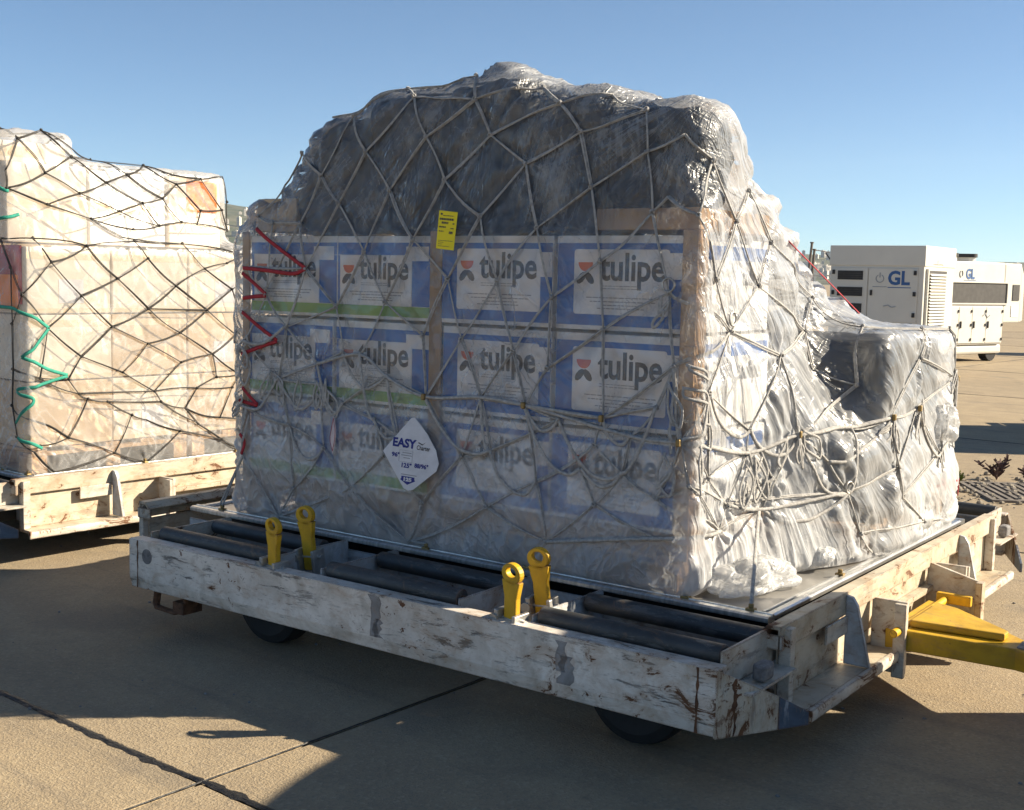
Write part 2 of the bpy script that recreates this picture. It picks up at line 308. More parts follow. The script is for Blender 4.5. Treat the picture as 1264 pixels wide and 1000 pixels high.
def concrete_mat():
    m, nt, out = newmat('concrete'); p = nd(nt, 'BsdfPrincipled')
    oi = nd(nt, 'ObjectInfo')
    big = nz(nt, .55, 6, .6, coord='Object'); mid = nz(nt, 3.2, 8, .65, dist=.5)
    c = mixc(nt, ramp(nt, big, [(.3, 0), (.7, 1)]), (.310, .245, .160), (.392, .312, .205))
    c = mixc(nt, mth(nt, 'MULTIPLY', ramp(nt, mid, [(.42, 1), (.60, 0)]), .35), c, (.228, .182, .128))
    tc = nd(nt, 'TexCoord')
    vo = nd(nt, 'TexVoronoi', i_Vector=tc.outputs['Object']); vo.inputs['Scale'].default_value = 95
    c = mixc(nt, mth(nt, 'MULTIPLY', ramp(nt, vo.outputs['Color'], [(.25, 1), (.40, 0)]), .26), c, (.15, .135, .115))
    c = mixc(nt, mth(nt, 'MULTIPLY', ramp(nt, vo.outputs['Color'], [(.72, 0), (.86, 1)]), .24), c, (.50, .43, .32))
    st = nz(nt, 1.3, 4, .5, loc=(9, 4, 0)); c = mixc(nt, mth(nt, 'MULTIPLY', ramp(nt, st, [(.60, 0), (.70, 1)]), .35), c, (.16, .145, .125))
    oil = nz(nt, 2.4, 5, .6, loc=(1, 9, 3), dist=.4); c = mixc(nt, mth(nt, 'MULTIPLY', ramp(nt, oil, [(.66, 0), (.74, 1)]), .55), c, (.07, .065, .058))
    tyre = nz(nt, 1, 5, .6, mapscale=(.35, 5.5, 1), rot=(0, 0, R(8))); c = mixc(nt, mth(nt, 'MULTIPLY', ramp(nt, tyre, [(.56, 0), (.68, 1)]), .30), c, (.12, .11, .10))
    c = mixc(nt, 1.0, c, mixc(nt, oi.outputs['Random'], (.90, .90, .91), (1.04, 1.03, 1.0)), 'MULTIPLY')
    nt.links.new(c, p.inputs['Base Color']); p.inputs['Roughness'].default_value = .82; p.inputs['Specular IOR Level'].default_value = .3
    broom = nz(nt, 1, 4, .6, mapscale=(3, 90, 3), rot=(0, 0, 0))
    h = mth(nt, 'ADD', mth(nt, 'MULTIPLY', vo.outputs['Distance'], .6), mth(nt, 'ADD', mth(nt, 'MULTIPLY', broom, .5), nz(nt, 160, 3)))
    b = nd(nt, 'Bump', i_Height=h); b.inputs['Strength'].default_value = .55; b.inputs['Distance'].default_value = .006
    nt.links.new(b.outputs[0], p.inputs['Normal']); nt.links.new(p.outputs[0], out.inputs[0]); return m

M = {}
M['concrete'] = concrete_mat()
M['beam'] = painted('worn_white_beam_paint', (.80, .75, .68), .42, 1.0, 'x', .75, (.10, .095, .09), .07)
M['white'] = painted('worn_white_paint', (.66, .62, .54), .72, .60, 'y', .85)
M['rusty'] = painted('rusty_white_paint', (.62, .57, .47), 1.0, .5, 'z', 1.05)
M['rail'] = painted('yellowed_white_paint', (.60, .53, .41), .66, .55, 'y', .75)
M['bluepaint'] = painted('worn_blue_paint', (.09, .13, .19), .3, 1.0, 'z', .4, (.45, .46, .47))
M['paleblue'] = painted('pale_grey_paint', (.54, .57, .59), .45, .6, 'x', .4)
M['rust'] = plain('rust', (.11, .05, .024), .85, .1, .55, 30, .5, 90)
M['roller'] = painted('dark_steel_roller', (.052, .056, .060), .1, .8, 'x', .1, (.13, .13, .125))
M['dark'] = plain('dark_chassis', (.02, .02, .021), .7, 0, .3)
M['rubber'] = plain('rubber', (.011, .011, .012), .8, 0, .3, 12, .2, 40)
M['rubpad'] = plain('grey_rubber_pad', (.17, .165, .165), .8, 0, .4, 40, .6, 60)
M['yellow'] = painted('worn_yellow_paint', (.66, .40, .015), .22, .35, 'x', .45)
M['yellowh'] = painted('yellow_handle_paint', (.74, .44, .012), .30, .25, 'z', .55)
M['steel'] = plain('galvanised_steel', (.42, .41, .39), .45, .7, .3, 20)
M['alu'] = plain('brushed_aluminium', (.55, .55, .545), .36, .9, .25, 4, .15, 40, mapscale=(14, 1, 1))
M['alusheet'] = plain('dull_aluminium_sheet', (.36, .345, .32), .42, .6, .3, 5, .15, 18)
M['scuff'] = painted('rubbed_grey_patch', (.30, .30, .305), .2, 1.0, 'x', .3, (.60, .58, .55))
M['tar'] = plain('joint_bitumen', (.012, .012, .013), .55, 0, .4, 30, .8, 50)
M['kraft'] = plain('kraft_cardboard', (.42, .27, .15), .85, 0, .14, 5, .15, 40)
M['wood'] = plain('pallet_wood', (.46, .29, .155), .8, 0, .25, 4, .2, 20, mapscale=(2, 12, 12))
M['cream'] = plain('pale_cardboard', (.70, .61, .49), .85, 0, .10, 3, .2, 30)
M['tan'] = plain('tan_cardboard', (.57, .42, .27), .85, 0, .12, 3, .2, 30)
M['tape'] = plain('packing_tape', (.66, .52, .34), .3, 0, .08)
M['cwhite'] = plain('white_printed_board', (.83, .81, .78), .75, 0, .05, 4)
M['cblue'] = plain('blue_print', (.035, .15, .48), .7, 0, .10, 4)
M['panel'] = plain('white_print_panel', (.87, .84, .82), .7, 0, .04, 4)
M['cgreen'] = plain('green_print', (.22, .42, .07), .7, 0, .08, 4)
M['ink'] = plain('grey_ink', (.06, .058, .062), .7, 0, .05)
M['inklight'] = plain('pale_grey_ink', (.30, .29, .30), .7, 0, .05)
M['orange'] = plain('orange_red_print', (.78, .15, .06), .7, 0, .05)
M['black'] = plain('black_plastic_sheet', (.010, .013, .020), .45, 0, .3, 5, .2, 5, .2, mapscale=(1.2, 1.2, 3.5))
M['net'] = plain('grey_beige_webbing', (.37, .36, .345), .8, 0, .32, 60, .5, 260)
M['netdark'] = plain('dark_webbing', (.050, .046, .042), .8, 0, .4, 60, .5, 260)
M['redstrap'] = plain('red_strap', (.36, .012, .022), .7, 0, .2, 40, .3, 200)
M['greenstrap'] = plain('green_strap', (.02, .27, .19), .7, 0, .2, 40, .3, 200)
M['tagyellow'] = plain('yellow_tag_card', (.80, .66, .01), .6, 0, .05)
M['label'] = plain('white_label_board', (.62, .61, .63), .45, 0, .10, 20, .2, 30)
M['labelpink'] = plain('pinkish_label_board', (.62, .50, .50), .45, 0, .10, 20, .2, 30)
M['navy'] = plain('navy_print', (.012, .02, .20), .6, 0, .05)
M['brass'] = plain('brass_fitting', (.26, .18, .07), .5, .5, .2, 20)
M['gpu'] = plain('cream_white_enamel', (.60, .58, .52), .45, 0, .05, 2)
M['gpushade'] = plain('dark_grille', (.045, .042, .04), .7, 0, .3)
M['gpublue'] = plain('blue_lettering', (.03, .10, .27), .6, 0, .05)
M['gpugrey'] = plain('grey_lettering', (.30, .32, .34), .6, 0, .05)
M['olabel'] = plain('orange_label', (.90, .24, .0), .7, 0, .08)
M['film'] = film_mat('cloudy_polythene', .15, .20, (.80, .825, .86), 1, .24, .985, layers=True, bump=.6, spec=1.15)
M['filmleft'] = film_mat('milky_polythene', .17, .18, (.86, .86, .86), 1.4, .26, .99, 5, bump=.07, cvar=.4, trl=.12, spec=.55)
M['tarp'] = plain('grey_tarpaulin', (.40, .40, .39), .6, 0, .2, 3, .4, 12)

# ------------------------------------------------------------------ ground: concrete slabs and joints
# slab joints run along y = JY + k*6 and x = JX + k*6 (slightly skewed to the dolly)
GA = R(-3.2); GO = Vector((-1.30, -1.50, 0)); SL = 5.6
GM = xf(GO, GA)
g = MB(); g.box(-2500, 2500, -2500, 2500, -.9, -.06)
ground = tag(g.build('ground', M['concrete'], None), kind='structure')
ground.matrix_world = GM
slab_me = {}
def slab_mesh(w, d):
    k = (w, d)
    if k not in slab_me:
        m = MB(); ga = .010
        m.box(ga, w-ga, ga, d-ga, -.2, 0); slab_me[k] = m.mesh('concrete_slab')
    return slab_me[k]
for i in range(-6, 7):
    for j in range(-2, 12):
        o = link('concrete_slab', slab_mesh(SL, SL), M['concrete'], ground, .006)
        o.location = (i*SL, j*SL, 0)
# far apron: one sheet beyond the separate slabs (frame of four pieces)
a0, a1, b0, b1 = -6*SL, 7*SL, -2*SL, 12*SL
fr = MB(); BIG = 1900
fr.box(-BIG, BIG, b1, BIG, -.2, 0); fr.box(-BIG, BIG, -BIG, b0, -.2, 0); fr.box(-BIG, a0, b0, b1, -.2, 0); fr.box(a1, BIG, b0, b1, -.2, 0)
ap = tag(fr.build('apron', M['concrete'], None), kind='structure'); ap.matrix_world = GM
# bitumen in the joints, ragged
def sealant(p0, p1, w, n, seed, ragged):
    m = MB(); p0 = Vector(p0); p1 = Vector(p1); d = (p1-p0); L = d.length; d.normalize(); q = Vector((-d.y, d.x, 0))
    V = []
    for i in range(n+1):
        t = L*i/n; c = p0+d*t+q*(noise.noise((t*1.3, seed, 0))*w*.9)
        wl = w*(.55+ragged*abs(noise.noise((t*9, seed, 3)))+ragged*.6*abs(noise.noise((t*31, seed, 5))))
        wr = w*(.55+ragged*abs(noise.noise((t*9, seed, 8)))+ragged*.6*abs(noise.noise((t*31, seed, 9))))
        hh = .004+.004*abs(noise.noise((t*14, seed, 1)))
        V += [c-q*wl+Vector((0, 0, .0012)), c+Vector((0, 0, hh)), c+q*wr+Vector((0, 0, .0012))]
    F = []
    for i in range(n): F += [(3*i, 3*i+3, 3*i+4, 3*i+1), (3*i+1, 3*i+4, 3*i+5, 3*i+2)]
    return m.add(V, F)
m = sealant((-14, 0, 0), (14, 0, 0), .018, 1400, 1, 1.3)
tag(m.build('joint_sealant', M['tar'], ground), 'ragged wide black bitumen joint')
m = sealant((0, -8, 0), (0, 14, 0), .0045, 900, 2, .6)
tag(m.build('joint_sealant', M['tar'], ground), 'thin dark slab joint')
m = MB()
for k in range(1, 9): sealantm = sealant((-30, k*SL, 0), (30, k*SL, 0), .012, 300, k, .6); m.add(sealantm.v, sealantm.f)
for k in (-4, -3, -2, -1, 1, 2, 3, 4):
    sealantm = sealant((k*SL, -8, 0), (k*SL, 60, 0), .010, 300, 20+k, .6); m.add(sealantm.v, sealantm.f)
tag(m.build('joint_sealant', M['tar'], ground), kind='stuff')
# small grit and spots on the slabs
m = MB()
for k in range(700):
    x = random.uniform(-6, 5); y = random.uniform(-3.2, 6); r = random.choice([.003, .004, .005, .006, .009])
    m.ball((x, y, r*.3), r, 5, 4, (1, random.uniform(.6, 1), .6))
tag(m.build('grit', M['rubpad'], None), kind='stuff')

# ------------------------------------------------------------------ hills with a town, hazy
def hill_h(az_px):  # height at 1500 m read along the skyline
    return np.interp(az_px, [-900, 0, 300, 640, 985, 1264, 2200], [60, 95, 83, 60, 35, 30, 25])
m = MB(); na, nr = 140, 16; V = []
for i in range(na+1):
    px = -900+3100*i/na
    d = (R2*(px-632)+Fv*1517.7); d = Vector((d.x, d.y, 0)).normalized()
    for j in range(nr+1):
        r = 900+800*j/nr; t = j/nr
        hgt = hill_h(px)*(r/1500)*min(1, (t/.78))**1.2*(1+.16*noise.fractal((px*.004, t*3, 1), 1, 2, 4)) if t <= .9 else hill_h(px)*.8
        V.append((1.78+d.x*r, -4.06+d.y*r, hgt+.02-1*(j == 0)))
for i in range(na):
    for j in range(nr):
        a = i*(nr+1)+j; m.f.append((a, a+nr+1, a+nr+2, a+1))
m.v = V
def hill_mat():
    mm, nt, out = newmat('scrub_hillside'); p = nd(nt, 'BsdfPrincipled')
    c = mixc(nt, ramp(nt, nz(nt, .03, 8, .7), [(.4, 0), (.6, 1)]), (.045, .065, .035), (.13, .125, .085))
    nt.links.new(c, p.inputs['Base Color']); p.inputs['Roughness'].default_value = .9; nt.links.new(p.outputs[0], out.inputs[0]); return mm
hill = tag(m.build('hills', hill_mat(), None, smooth=True), kind='structure')
hb = BVHTree.FromPolygons([Vector(v) for v in m.v], m.f)
M['farwall'] = plain('pale_render', (.62, .57, .50), .8, 0, .1, .2)
bmesh_far = []
for k in range(4):
    q = MB(); w, d, h = [(9, 8, 8), (14, 10, 11), (7, 7, 16), (18, 9, 9)][k]
    q.box(-w/2, w/2, -d/2, d/2, -4, h); q.box(-w/2-.3, w/2+.3, -d/2-.3, d/2+.3, h, h+.6); q.box(-1.5, 1.5, -1.5, 1.5, h+.6, h+2.6)
    wq = MB()
    for fl in range(int(h//3)):
        for cx_ in np.arange(-w/2+1.3, w/2-1, 2.6):
            wq.box(cx_-.6, cx_+.6, -d/2-.05, -d/2+.02, fl*3+.9, fl*3+2.3)
    me = q.mesh('distant_building'); me.materials.append(M['farwall']); bmesh_far.append((me, wq))
M['farwin'] = plain('dark_window', (.05, .06, .07), .3)
for me, wq in bmesh_far:
    b = len(me.vertices)
cnt = 0
for lo, hi, n in ((272, 330, 34), (975, 1034, 46), (-700, 270, 45), (330, 975, 60), (1034, 1900, 45)):
    for k in range(n):
        px = random.uniform(lo, hi); d = (R2*(px-632)+Fv*1517.7); d = Vector((d.x, d.y, 0)).normalized(); r = random.uniform(930, 1480)
        hit = hb.ray_cast(Vector((1.78+d.x*r, -4.06+d.y*r, 400)), Vector((0, 0, -1)))[0]
        if hit is None: continue
        me, wq = random.choice(bmesh_far)
        o = bpy.data.objects.new('distant_building', me); COL.objects.link(o); o.location = hit; o.rotation_euler = (0, 0, yaw+random.uniform(-.6, .6))
        s = random.uniform(.28, .55); o.scale = (s, s, s*random.uniform(.8, 1.2))
        tag(o, 'tiny pale flat roofed building on the hazy hillside town', 'building', 'buildings of the distant hillside town')
        w = bpy.data.objects.new('windows', bpy.data.meshes.get('far_windows_'+me.name) or wq.mesh('far_windows_'+me.name)); COL.objects.link(w); w.parent = o
        w['kind'] = 'stuff'
        if not w.data.materials: w.data.materials.append(M['farwin'])
# air
hz = MB(); hz.box(-1900, 1900, -1900, 1900, -1, 190)
hm, nt, out = newmat('haze_air')
pv = nd(nt, 'VolumePrincipled'); pv.inputs['Color'].default_value = (.80, .88, 1, 1); pv.inputs['Density'].default_value = .00010; pv.inputs['Anisotropy'].default_value = .2
nt.links.new(pv.outputs[0], out.inputs['Volume'])
tag(hz.build('haze', hm, None), kind='stuff')

# ------------------------------------------------------------------ the dolly
def make_dolly(label):
    t = thing('pallet_dolly', label, 'dolly', group='pallet dollies')
    XM = -3.30
    prof = [(-.56, .43), (-.56, .252), (-.546, .20), (-.47, .20), (-.47, .21), (-.535, .21), (-.546, .25), (-.546, .42), (-.485, .42), (-.485, .43)]
    for far in (0, 1):
        pts = [(-2.93, (y if not far else 2.44-y), z) for y, z in prof]
        MB().prism(pts, (3.01, 0, 0)).build('side_beam', M['beam'], t, .003)
    # weld seams with rust at the beam ends
    rw = random.Random(31)
    def ragged(x0, x1, z0, z1, n_=12, j=.003):
        zz = np.linspace(z0, z1, n_); return [(x0+rw.uniform(-j, j), z) for z in zz]+[(x1+rw.uniform(-j, j), z) for z in zz[::-1]]
    for x in (.012, -2.868): MB().prism([(x_, -.5612, z_) for x_, z_ in ragged(x-.004, x+.004, .206, .427)], (0, .001, 0)).build('weld_seam', M['rust'], t)
    rq = random.Random(5)
    for x0, x1, z0, z1 in ((-1.425, -1.375, .255, .422), (-1.40, -1.36, .256, .33), (-.53, -.475, .256, .36), (-.535, -.50, .30, .41)):
        n_ = 7; zz = np.linspace(z0, z1, n_)
        pts = [(x0+rq.uniform(-.012, .012), -.5605, z) for z in zz]+[(x1+rq.uniform(-.014, .014), -.5605, z) for z in zz[::-1]]
        MB().prism(pts, (0, .0008, 0)).build('scuffed_stripe', M['scuff'], t)
    MB().prism([(-2.80+.035*math.cos(a), -.5615, .36+.035*math.sin(a)) for a in np.linspace(0, 2*math.pi, 20, endpoint=False)], (0, .002, 0)).build('round_reflector', M['rubpad'], t)
    for end in (0, 1):
        X = (lambda x: x) if not end else (lambda x: XM-x)
        def bx(mb, x0, x1, *r): a, b = sorted((X(x0), X(x1))); return mb.box(a, b, *r)
        for far in (0, 1):
            Y = (lambda y: y) if not far else (lambda y: 2.44-y)
            def by(mb, x0, x1, y0, y1, z0, z1):
                a, b = sorted((X(x0), X(x1))); c, d = sorted((Y(y0), Y(y1))); return mb.box(a, b, c, d, z0, z1)
            if end:
                by(MB(), -.430, -.418, -.475, .008, .33, .452).build('roller_plate', M['white'], t, .002)
                by(MB(), .09, .125, -.13, -.095, .20, .472).build('end_post', M['white'], t, .004); continue
            # slanted corner plate, tip painted blue
            def P(s, z): return (X(.082+(.252-.082)*s), Y(-.56+.36*s), z)
            th = Vector((-.012 if not end else .012, .006 if not far else -.006, 0))
            MB().prism([P(0, .20), P(.66, .19), P(.66, .305), P(0, .43)], th).build('corner_plate', M['rusty'], t, .002)
            MB().prism([P(.665, .19), P(1, .185), P(1, .232), P(.665, .304)], th).build('corner_tip', M['bluepaint'], t, .002)
            s_ = MB(); s_.prism([P(a_, z_) for a_, z_ in ragged(.17, .20, .20, .392, 14, .018)], th*-.12); s_.build('weld_seam', M['rust'], t)
            # plates between the rollers and the end rail
            by(MB(), .050, .062, -.48, -.02, .34, .468).build('roller_plate', M['white'], t, .002)
            by(MB(), .064, .16, -.46, -.10, .330, .340).build('end_shelf', M['white'], t, .002)
            by(MB(), .10, .15, -.345, -.265, .345, .405).build('rubber_pad', M['rubpad'], t, .012)
            by(MB(), .09, .135, -.105, -.060, .20, .472).build('end_post', M['white'], t, .004)
            # gusset
            MB().prism([(X(.112), Y(.47), .476), (X(.138), Y(.47), .470), (X(.158), Y(.47), .44), (X(.216), Y(.47), .205), (X(.112), Y(.47), .205)], (0, .022 if not far else -.022, 0)).build('gusset', M['paleblue'], t, .003)
            by(MB(), .118, .128, .25, .46, .33, .40).build('web_plate', M['white'], t, .003)
            # foot platform
            by(MB(), .075, .205, -.10, .80, .185, .200).build('foot_platform', M['rail'], t, .002)
            lp_ = MB(); ys = np.linspace(-.12, .81, 20); sec = [(.203, .200), (.214, .206), (.226, .203), (.232, .190), (.230, .165), (.222, .160), (.218, .180), (.206, .190)]
            V_ = []; F_ = []
            for i_, y_ in enumerate(ys):
                w_ = .005*noise.noise((y_*9, 2, 0)); V_ += [(X(a_+w_), Y(y_), b_+w_*.8) for a_, b_ in sec]
            for i_ in range(19):
                for k_ in range(8): F_.append((i_*8+k_, i_*8+(k_+1) % 8, (i_+1)*8+(k_+1) % 8, (i_+1)*8+k_))
            F_ += [tuple(range(8)), tuple(range(19*8, 20*8))]
            lp_.add(V_, F_).build('platform_lip', M['white'], t, smooth=50)
            by(MB(), .10, .245, .802, .826, .10, .40).build('drawbar_cheek', M['white'], t, .004)
            by(MB(), .20, .25, .776, .800, .09, .395).build('cheek_flange', M['white'], t, .004)
        bx(MB(), .078, .088, -.10, 2.54, .20, .395).build('end_web', M['rail'], t, .002)
        rl = MB(); pr = [(.030, .452), (.060, .484), (.112, .484), (.112, .396), (.100, .396), (.100, .470), (.062, .470), (.036, .444)]
        rl.prism([(X(x), -.14, z) for x, z in pr], (0, 2.72, 0)); rl.build('end_rail', M['rail'], t, .003)
        if not end: bx(MB(), .089, .130, .84, 1.60, .29, .315).build('bracket_rib', M['rail'], t, .003)
        bx(MB(), .02, .12, -.14, -.132, .40, .452).build('rail_cap', M['white'], t)
    # drawbar bracket at the front
    br = MB(); br.prism([(.10, 1.52, .08), (.34, 1.52, .08), (.34, 1.52, .36), (.10, 1.52, .42)], (0, .02, 0)); br.build('drawbar_bracket', M['white'], t, .003)
    MB().box(.33, .36, 1.46, 1.515, .07, .37).build('bracket_flange', M['rail'], t, .003)
    for x, z in ((.16, .17), (.27, .18)): MB().cyl((x, 1.519, z), (x, 1.505, z), .03, 16).build('pin_hole', M['dark'], t)
    MB().box(.18, .33, 1.40, 1.43, .27, .315).build('latch_bar', M['yellowh'], t, .004)
    db = MB(); db.prism([(.16, .80, .20), (.16, 1.36, .20), (.30, 1.30, .20), (.66, .98, .20), (1.55, .66, .20), (1.55, .55, .20), (.66, .83, .20)], (0, 0, .085))
    d = db.build('drawbar', M['yellow'], t, .006)
    MB().prism([(.24, .86, .287), (.24, 1.22, .287), (.34, 1.18, .287), (.60, .96, .287), (.60, .90, .287)], (0, 0, .03)).build('drawbar_plate', M['yellow'], d, .006)
    MB().cyl((.22, .72, .285), (.22, 1.45, .285), .017, 14).build('hinge_pin', M['yellowh'], d, smooth=40)
    MB().prism([(.66, .845, .284), (.66, .965, .284), (1.5, .665, .284), (1.5, .565, .284)], (0, 0, .006)).build('worn_top', M['rubpad'], d)
    # inner beam, chassis
    MB().box(-3.2, .05, .012, .024, .20, .405).build('inner_beam', M['paleblue'], t, .002)
    MB().box(-3.2, .05, 2.416, 2.428, .20, .405).build('inner_beam', M['paleblue'], t, .002)
    for y in (.30, .85, 1.55, 2.1): MB().box(-3.2, .06, y-.03, y+.03, .24, .39).build('chassis_rail', M['dark'], t)
    for x in (-2.9, -1.6, -.2): MB().box(x-.04, x+.04, -.45, 2.89, .205, .30).build('chassis_cross', M['dark'], t)
    # roller bays
    for far in (0, 1):
        Y = (lambda y: y) if not far else (lambda y: 2.44-y)
        for x0, x1 in ((-2.83, -2.10), (-1.755, -1.06), (-.685, .045)):
            for y, z in ((-.435, .443), (-.125, .432)):
                r = MB().cyl((x0, Y(y), z), (x1, Y(y), z), .036, 24).build('roller', M['roller'], t, .003, smooth=40)
                for xe, s in ((x0, -1), (x1, 1)): MB().cyl((xe, Y(y), z), (xe+.016*s, Y(y), z), .012, 10).build('axle_end', M['rust'], r, smooth=40)
        for x in (-2.085, -1.775, -1.045, -.705):
            y0, y1 = sorted((Y(-.475), Y(.010)))
            MB().box(x-.005, x+.005, y0, y1, .33, .452).build('roller_plate', M['paleblue'], t, .002)
        for x0, x1 in ((-2.07, -1.79), (-1.03, -.72)):
            y0, y1 = sorted((Y(-.20), Y(.008)))
            if x0 < -1.5: MB().box(x0, x1, y0, y1, .30, .31).build('bay_floor', M['paleblue'], t, .002)
        # locking handles
        for hx in (-2.02, -.775):
            for hy, tz, ln in ((-.505, 4, 1), (-.275, -5, 1.06)):
                hd = MB(); th = .020; n = 20
                out_, inn = [], []
                for k in range(n):
                    a = 2*math.pi*k/n; out_.append((.040*math.cos(a), .178+.040*math.sin(a)*1.0)); inn.append((.021*math.cos(a), .184+.019*math.sin(a)))
                V = [(x, -th/2, z) for x, z in out_]+[(x, -th/2, z) for x, z in inn]+[(x, th/2, z) for x, z in out_]+[(x, th/2, z) for x, z in inn]
                F = []
                for k in range(n):
                    q = (k+1) % n
                    F += [(k, q, n+q, n+k), (2*n+q, 2*n+k, 3*n+k, 3*n+q), (q, k, 2*n+k, 2*n+q), (n+k, n+q, 3*n+q, 3*n+k)]
                hd.add(V, F)
                hd.prism([(-.026, -th/2, -.06), (.026, -th/2, -.06), (.026, -th/2, .085), (.038, -th/2, .150), (.030, -th/2, .152), (-.030, -th/2, .152), (-.038, -th/2, .150), (-.026, -th/2, .085)], (0, th, 0))
                ho = hd.build('lock_handle', M['yellowh'], t, .003)
                ho.location = (hx-(.02 if hy > -.4 else 0), Y(hy), .43); ho.rotation_euler = (R(4), R(tz), R(-8 if hy < -.4 else 6)); ho.scale = (1.16, 1.3, ln*.98)
                MB().box(-.048, -.030, -.03, .03, -.075, .035).box(.030, .044, -.03, .03, -.075, .03).build('clevis', M['steel'], ho, .003)
                MB().cyl((-.046, -.020, .0), (-.046, -.036, .0), .018, 12).cyl((-.06, 0, 0), (.06, 0, 0), .011, 10).build('pivot_bolt', M['steel'], ho, smooth=40)
            y0, y1 = sorted((Y(-.48), Y(-.16)))
            MB().box(hx-.075, hx+.065, y0, y1, .345, .357).build('handle_base', M['paleblue'], t, .003)
    # wheels
    for x in (-2.26, -.36):
        for y in (-.26, 2.70):
            n = 40; prof_w = [(.10, -.055), (.16, -.075), (.195, -.06), (.205, -.03), (.205, .03), (.195, .06), (.16, .075), (.10, .055)]
            V = []; F = []
            for i in range(n):
                a = 2*math.pi*i/n
                for rr, yy in prof_w: V.append((rr*math.cos(a), yy, rr*math.sin(a)))
            k = len(prof_w)
            for i in range(n):
                for j in range(k): F.append((i*k+j, i*k+(j+1) % k, ((i+1) % n)*k+(j+1) % k, ((i+1) % n)*k+j))
            wv = MB().add(V, F).build('wheel', M['rubber'], t, smooth=35); wv.location = (x, y, .205)
            MB().cyl((0, -.045, 0), (0, .045, 0), .105, 24).cyl((0, -.055, 0), (0, -.04, 0), .05, 16).build('rim', M['dark'], wv, .004)
        MB().cyl((x, -.2, .205), (x, 2.64, .205), .03, 12).build('axle', M['dark'], t, smooth=40)
    # loop under the near beam
    lp = MB(); lp.tube([(-2.80, -.50, .19), (-2.80, -.51, .135), (-2.78, -.52, .12), (-2.65, -.52, .115), (-2.60, -.50, .13), (-2.60, -.50, .19)], .010, .018, 8); lp.box(-2.66, -2.585, -.53, -.42, .115, .17)
    lp.build('tie_down_loop', M['rust'], t, .003)
    return t
dolly = make_dolly('worn white roller dolly carrying the tall load, with four yellow lock handles')
LO = Vector((-4.52, -.06, 0)); LR = R(-3.5)
ldolly = dup(dolly, LO, LR, 'rusty white dolly at left under the cream carton load')
for ch in list(ldolly.children):       # its drawbar is folded away out of sight
    if ch.name.startswith('drawbar') and 'cheek' not in ch.name and 'bracket' not in ch.name:
        for g_ in list(ch.children): bpy.data.objects.remove(g_)
        bpy.data.objects.remove(ch)
NO_ = Vector((1.62, -.62, 0)); NR = R(19)

# ------------------------------------------------------------------ aircraft pallets
def make_pallet(label):
    t = thing('aircraft_pallet', label, 'pallet', group='aluminium air cargo pallets')
    MB().box(-3.12, -.06, .06, 2.38, .446, .4585).build('base_sheet', M['alusheet'], t)
    for nm, pts, vec in (('edge_rail', [(-3.18, 0), (-3.18, .062)], 0), ('edge_rail', [(-3.18, 2.378), (-3.18, 2.44)], 0)):
        y0, y1 = pts[0][1], pts[1][1]; s = 1 if y0 < 1 else -1; b = y0 if s > 0 else y1
        pr = [(b, .449), (b+s*.006, .444), (b+s*.061, .444), (b+s*.061, .462), (b+s*.050, .472), (b+s*.040, .472), (b+s*.038, .462), (b+s*.030, .462), (b+s*.028, .470), (b+s*.008, .468), (b, .462)]
        MB().prism([(-3.18, y, z) for y, z in pr], (3.18, 0, 0)).build(nm, M['alu'], t)
    for b, s in ((0, -1), (-3.18, 1)):
        pr = [(b, .449), (b+s*.006, .444), (b+s*.0595, .444), (b+s*.0595, .462), (b+s*.050, .472), (b+s*.040, .472), (b+s*.038, .462), (b+s*.030, .462), (b+s*.028, .470), (b+s*.008, .468), (b, .462)]
        MB().prism([(x, .0625, z) for x, z in pr], (0, 2.315, 0)).build('edge_rail', M['alu'], t)
    m = MB()
    for x in np.arange(-3.14, -.03, .0254*1.0):
        m.cyl((x, .034, .4622), (x, .034, .4632), .0075, 6)
    for y in np.arange(.08, 2.36, .0254): m.cyl((-.034, y, .4622), (-.034, y, .4632), .0075, 6)
    tag(m.build('seat_track_holes', M['dark'], t), kind='stuff')
    for x, y in ((-.36, .05), (-.09, .05), (-1.10, .045), (-1.64, .04), (-2.35, .04), (-2.98, .04), (-.04, .8), (-.04, 1.5), (-.05, 2.2)):
        MB().box(x-.018, x+.018, y-.014, y+.014, .464, .478).cyl((x, y, .478), (x, y, .494), .010, 10).build('tie_fitting', M['brass'], t, .003)
    return t
pallet = make_pallet('silver aluminium cargo pallet under the tall load on the near dolly')
dup(pallet, LO, LR, 'silver aluminium cargo pallet under the cream carton load at left')

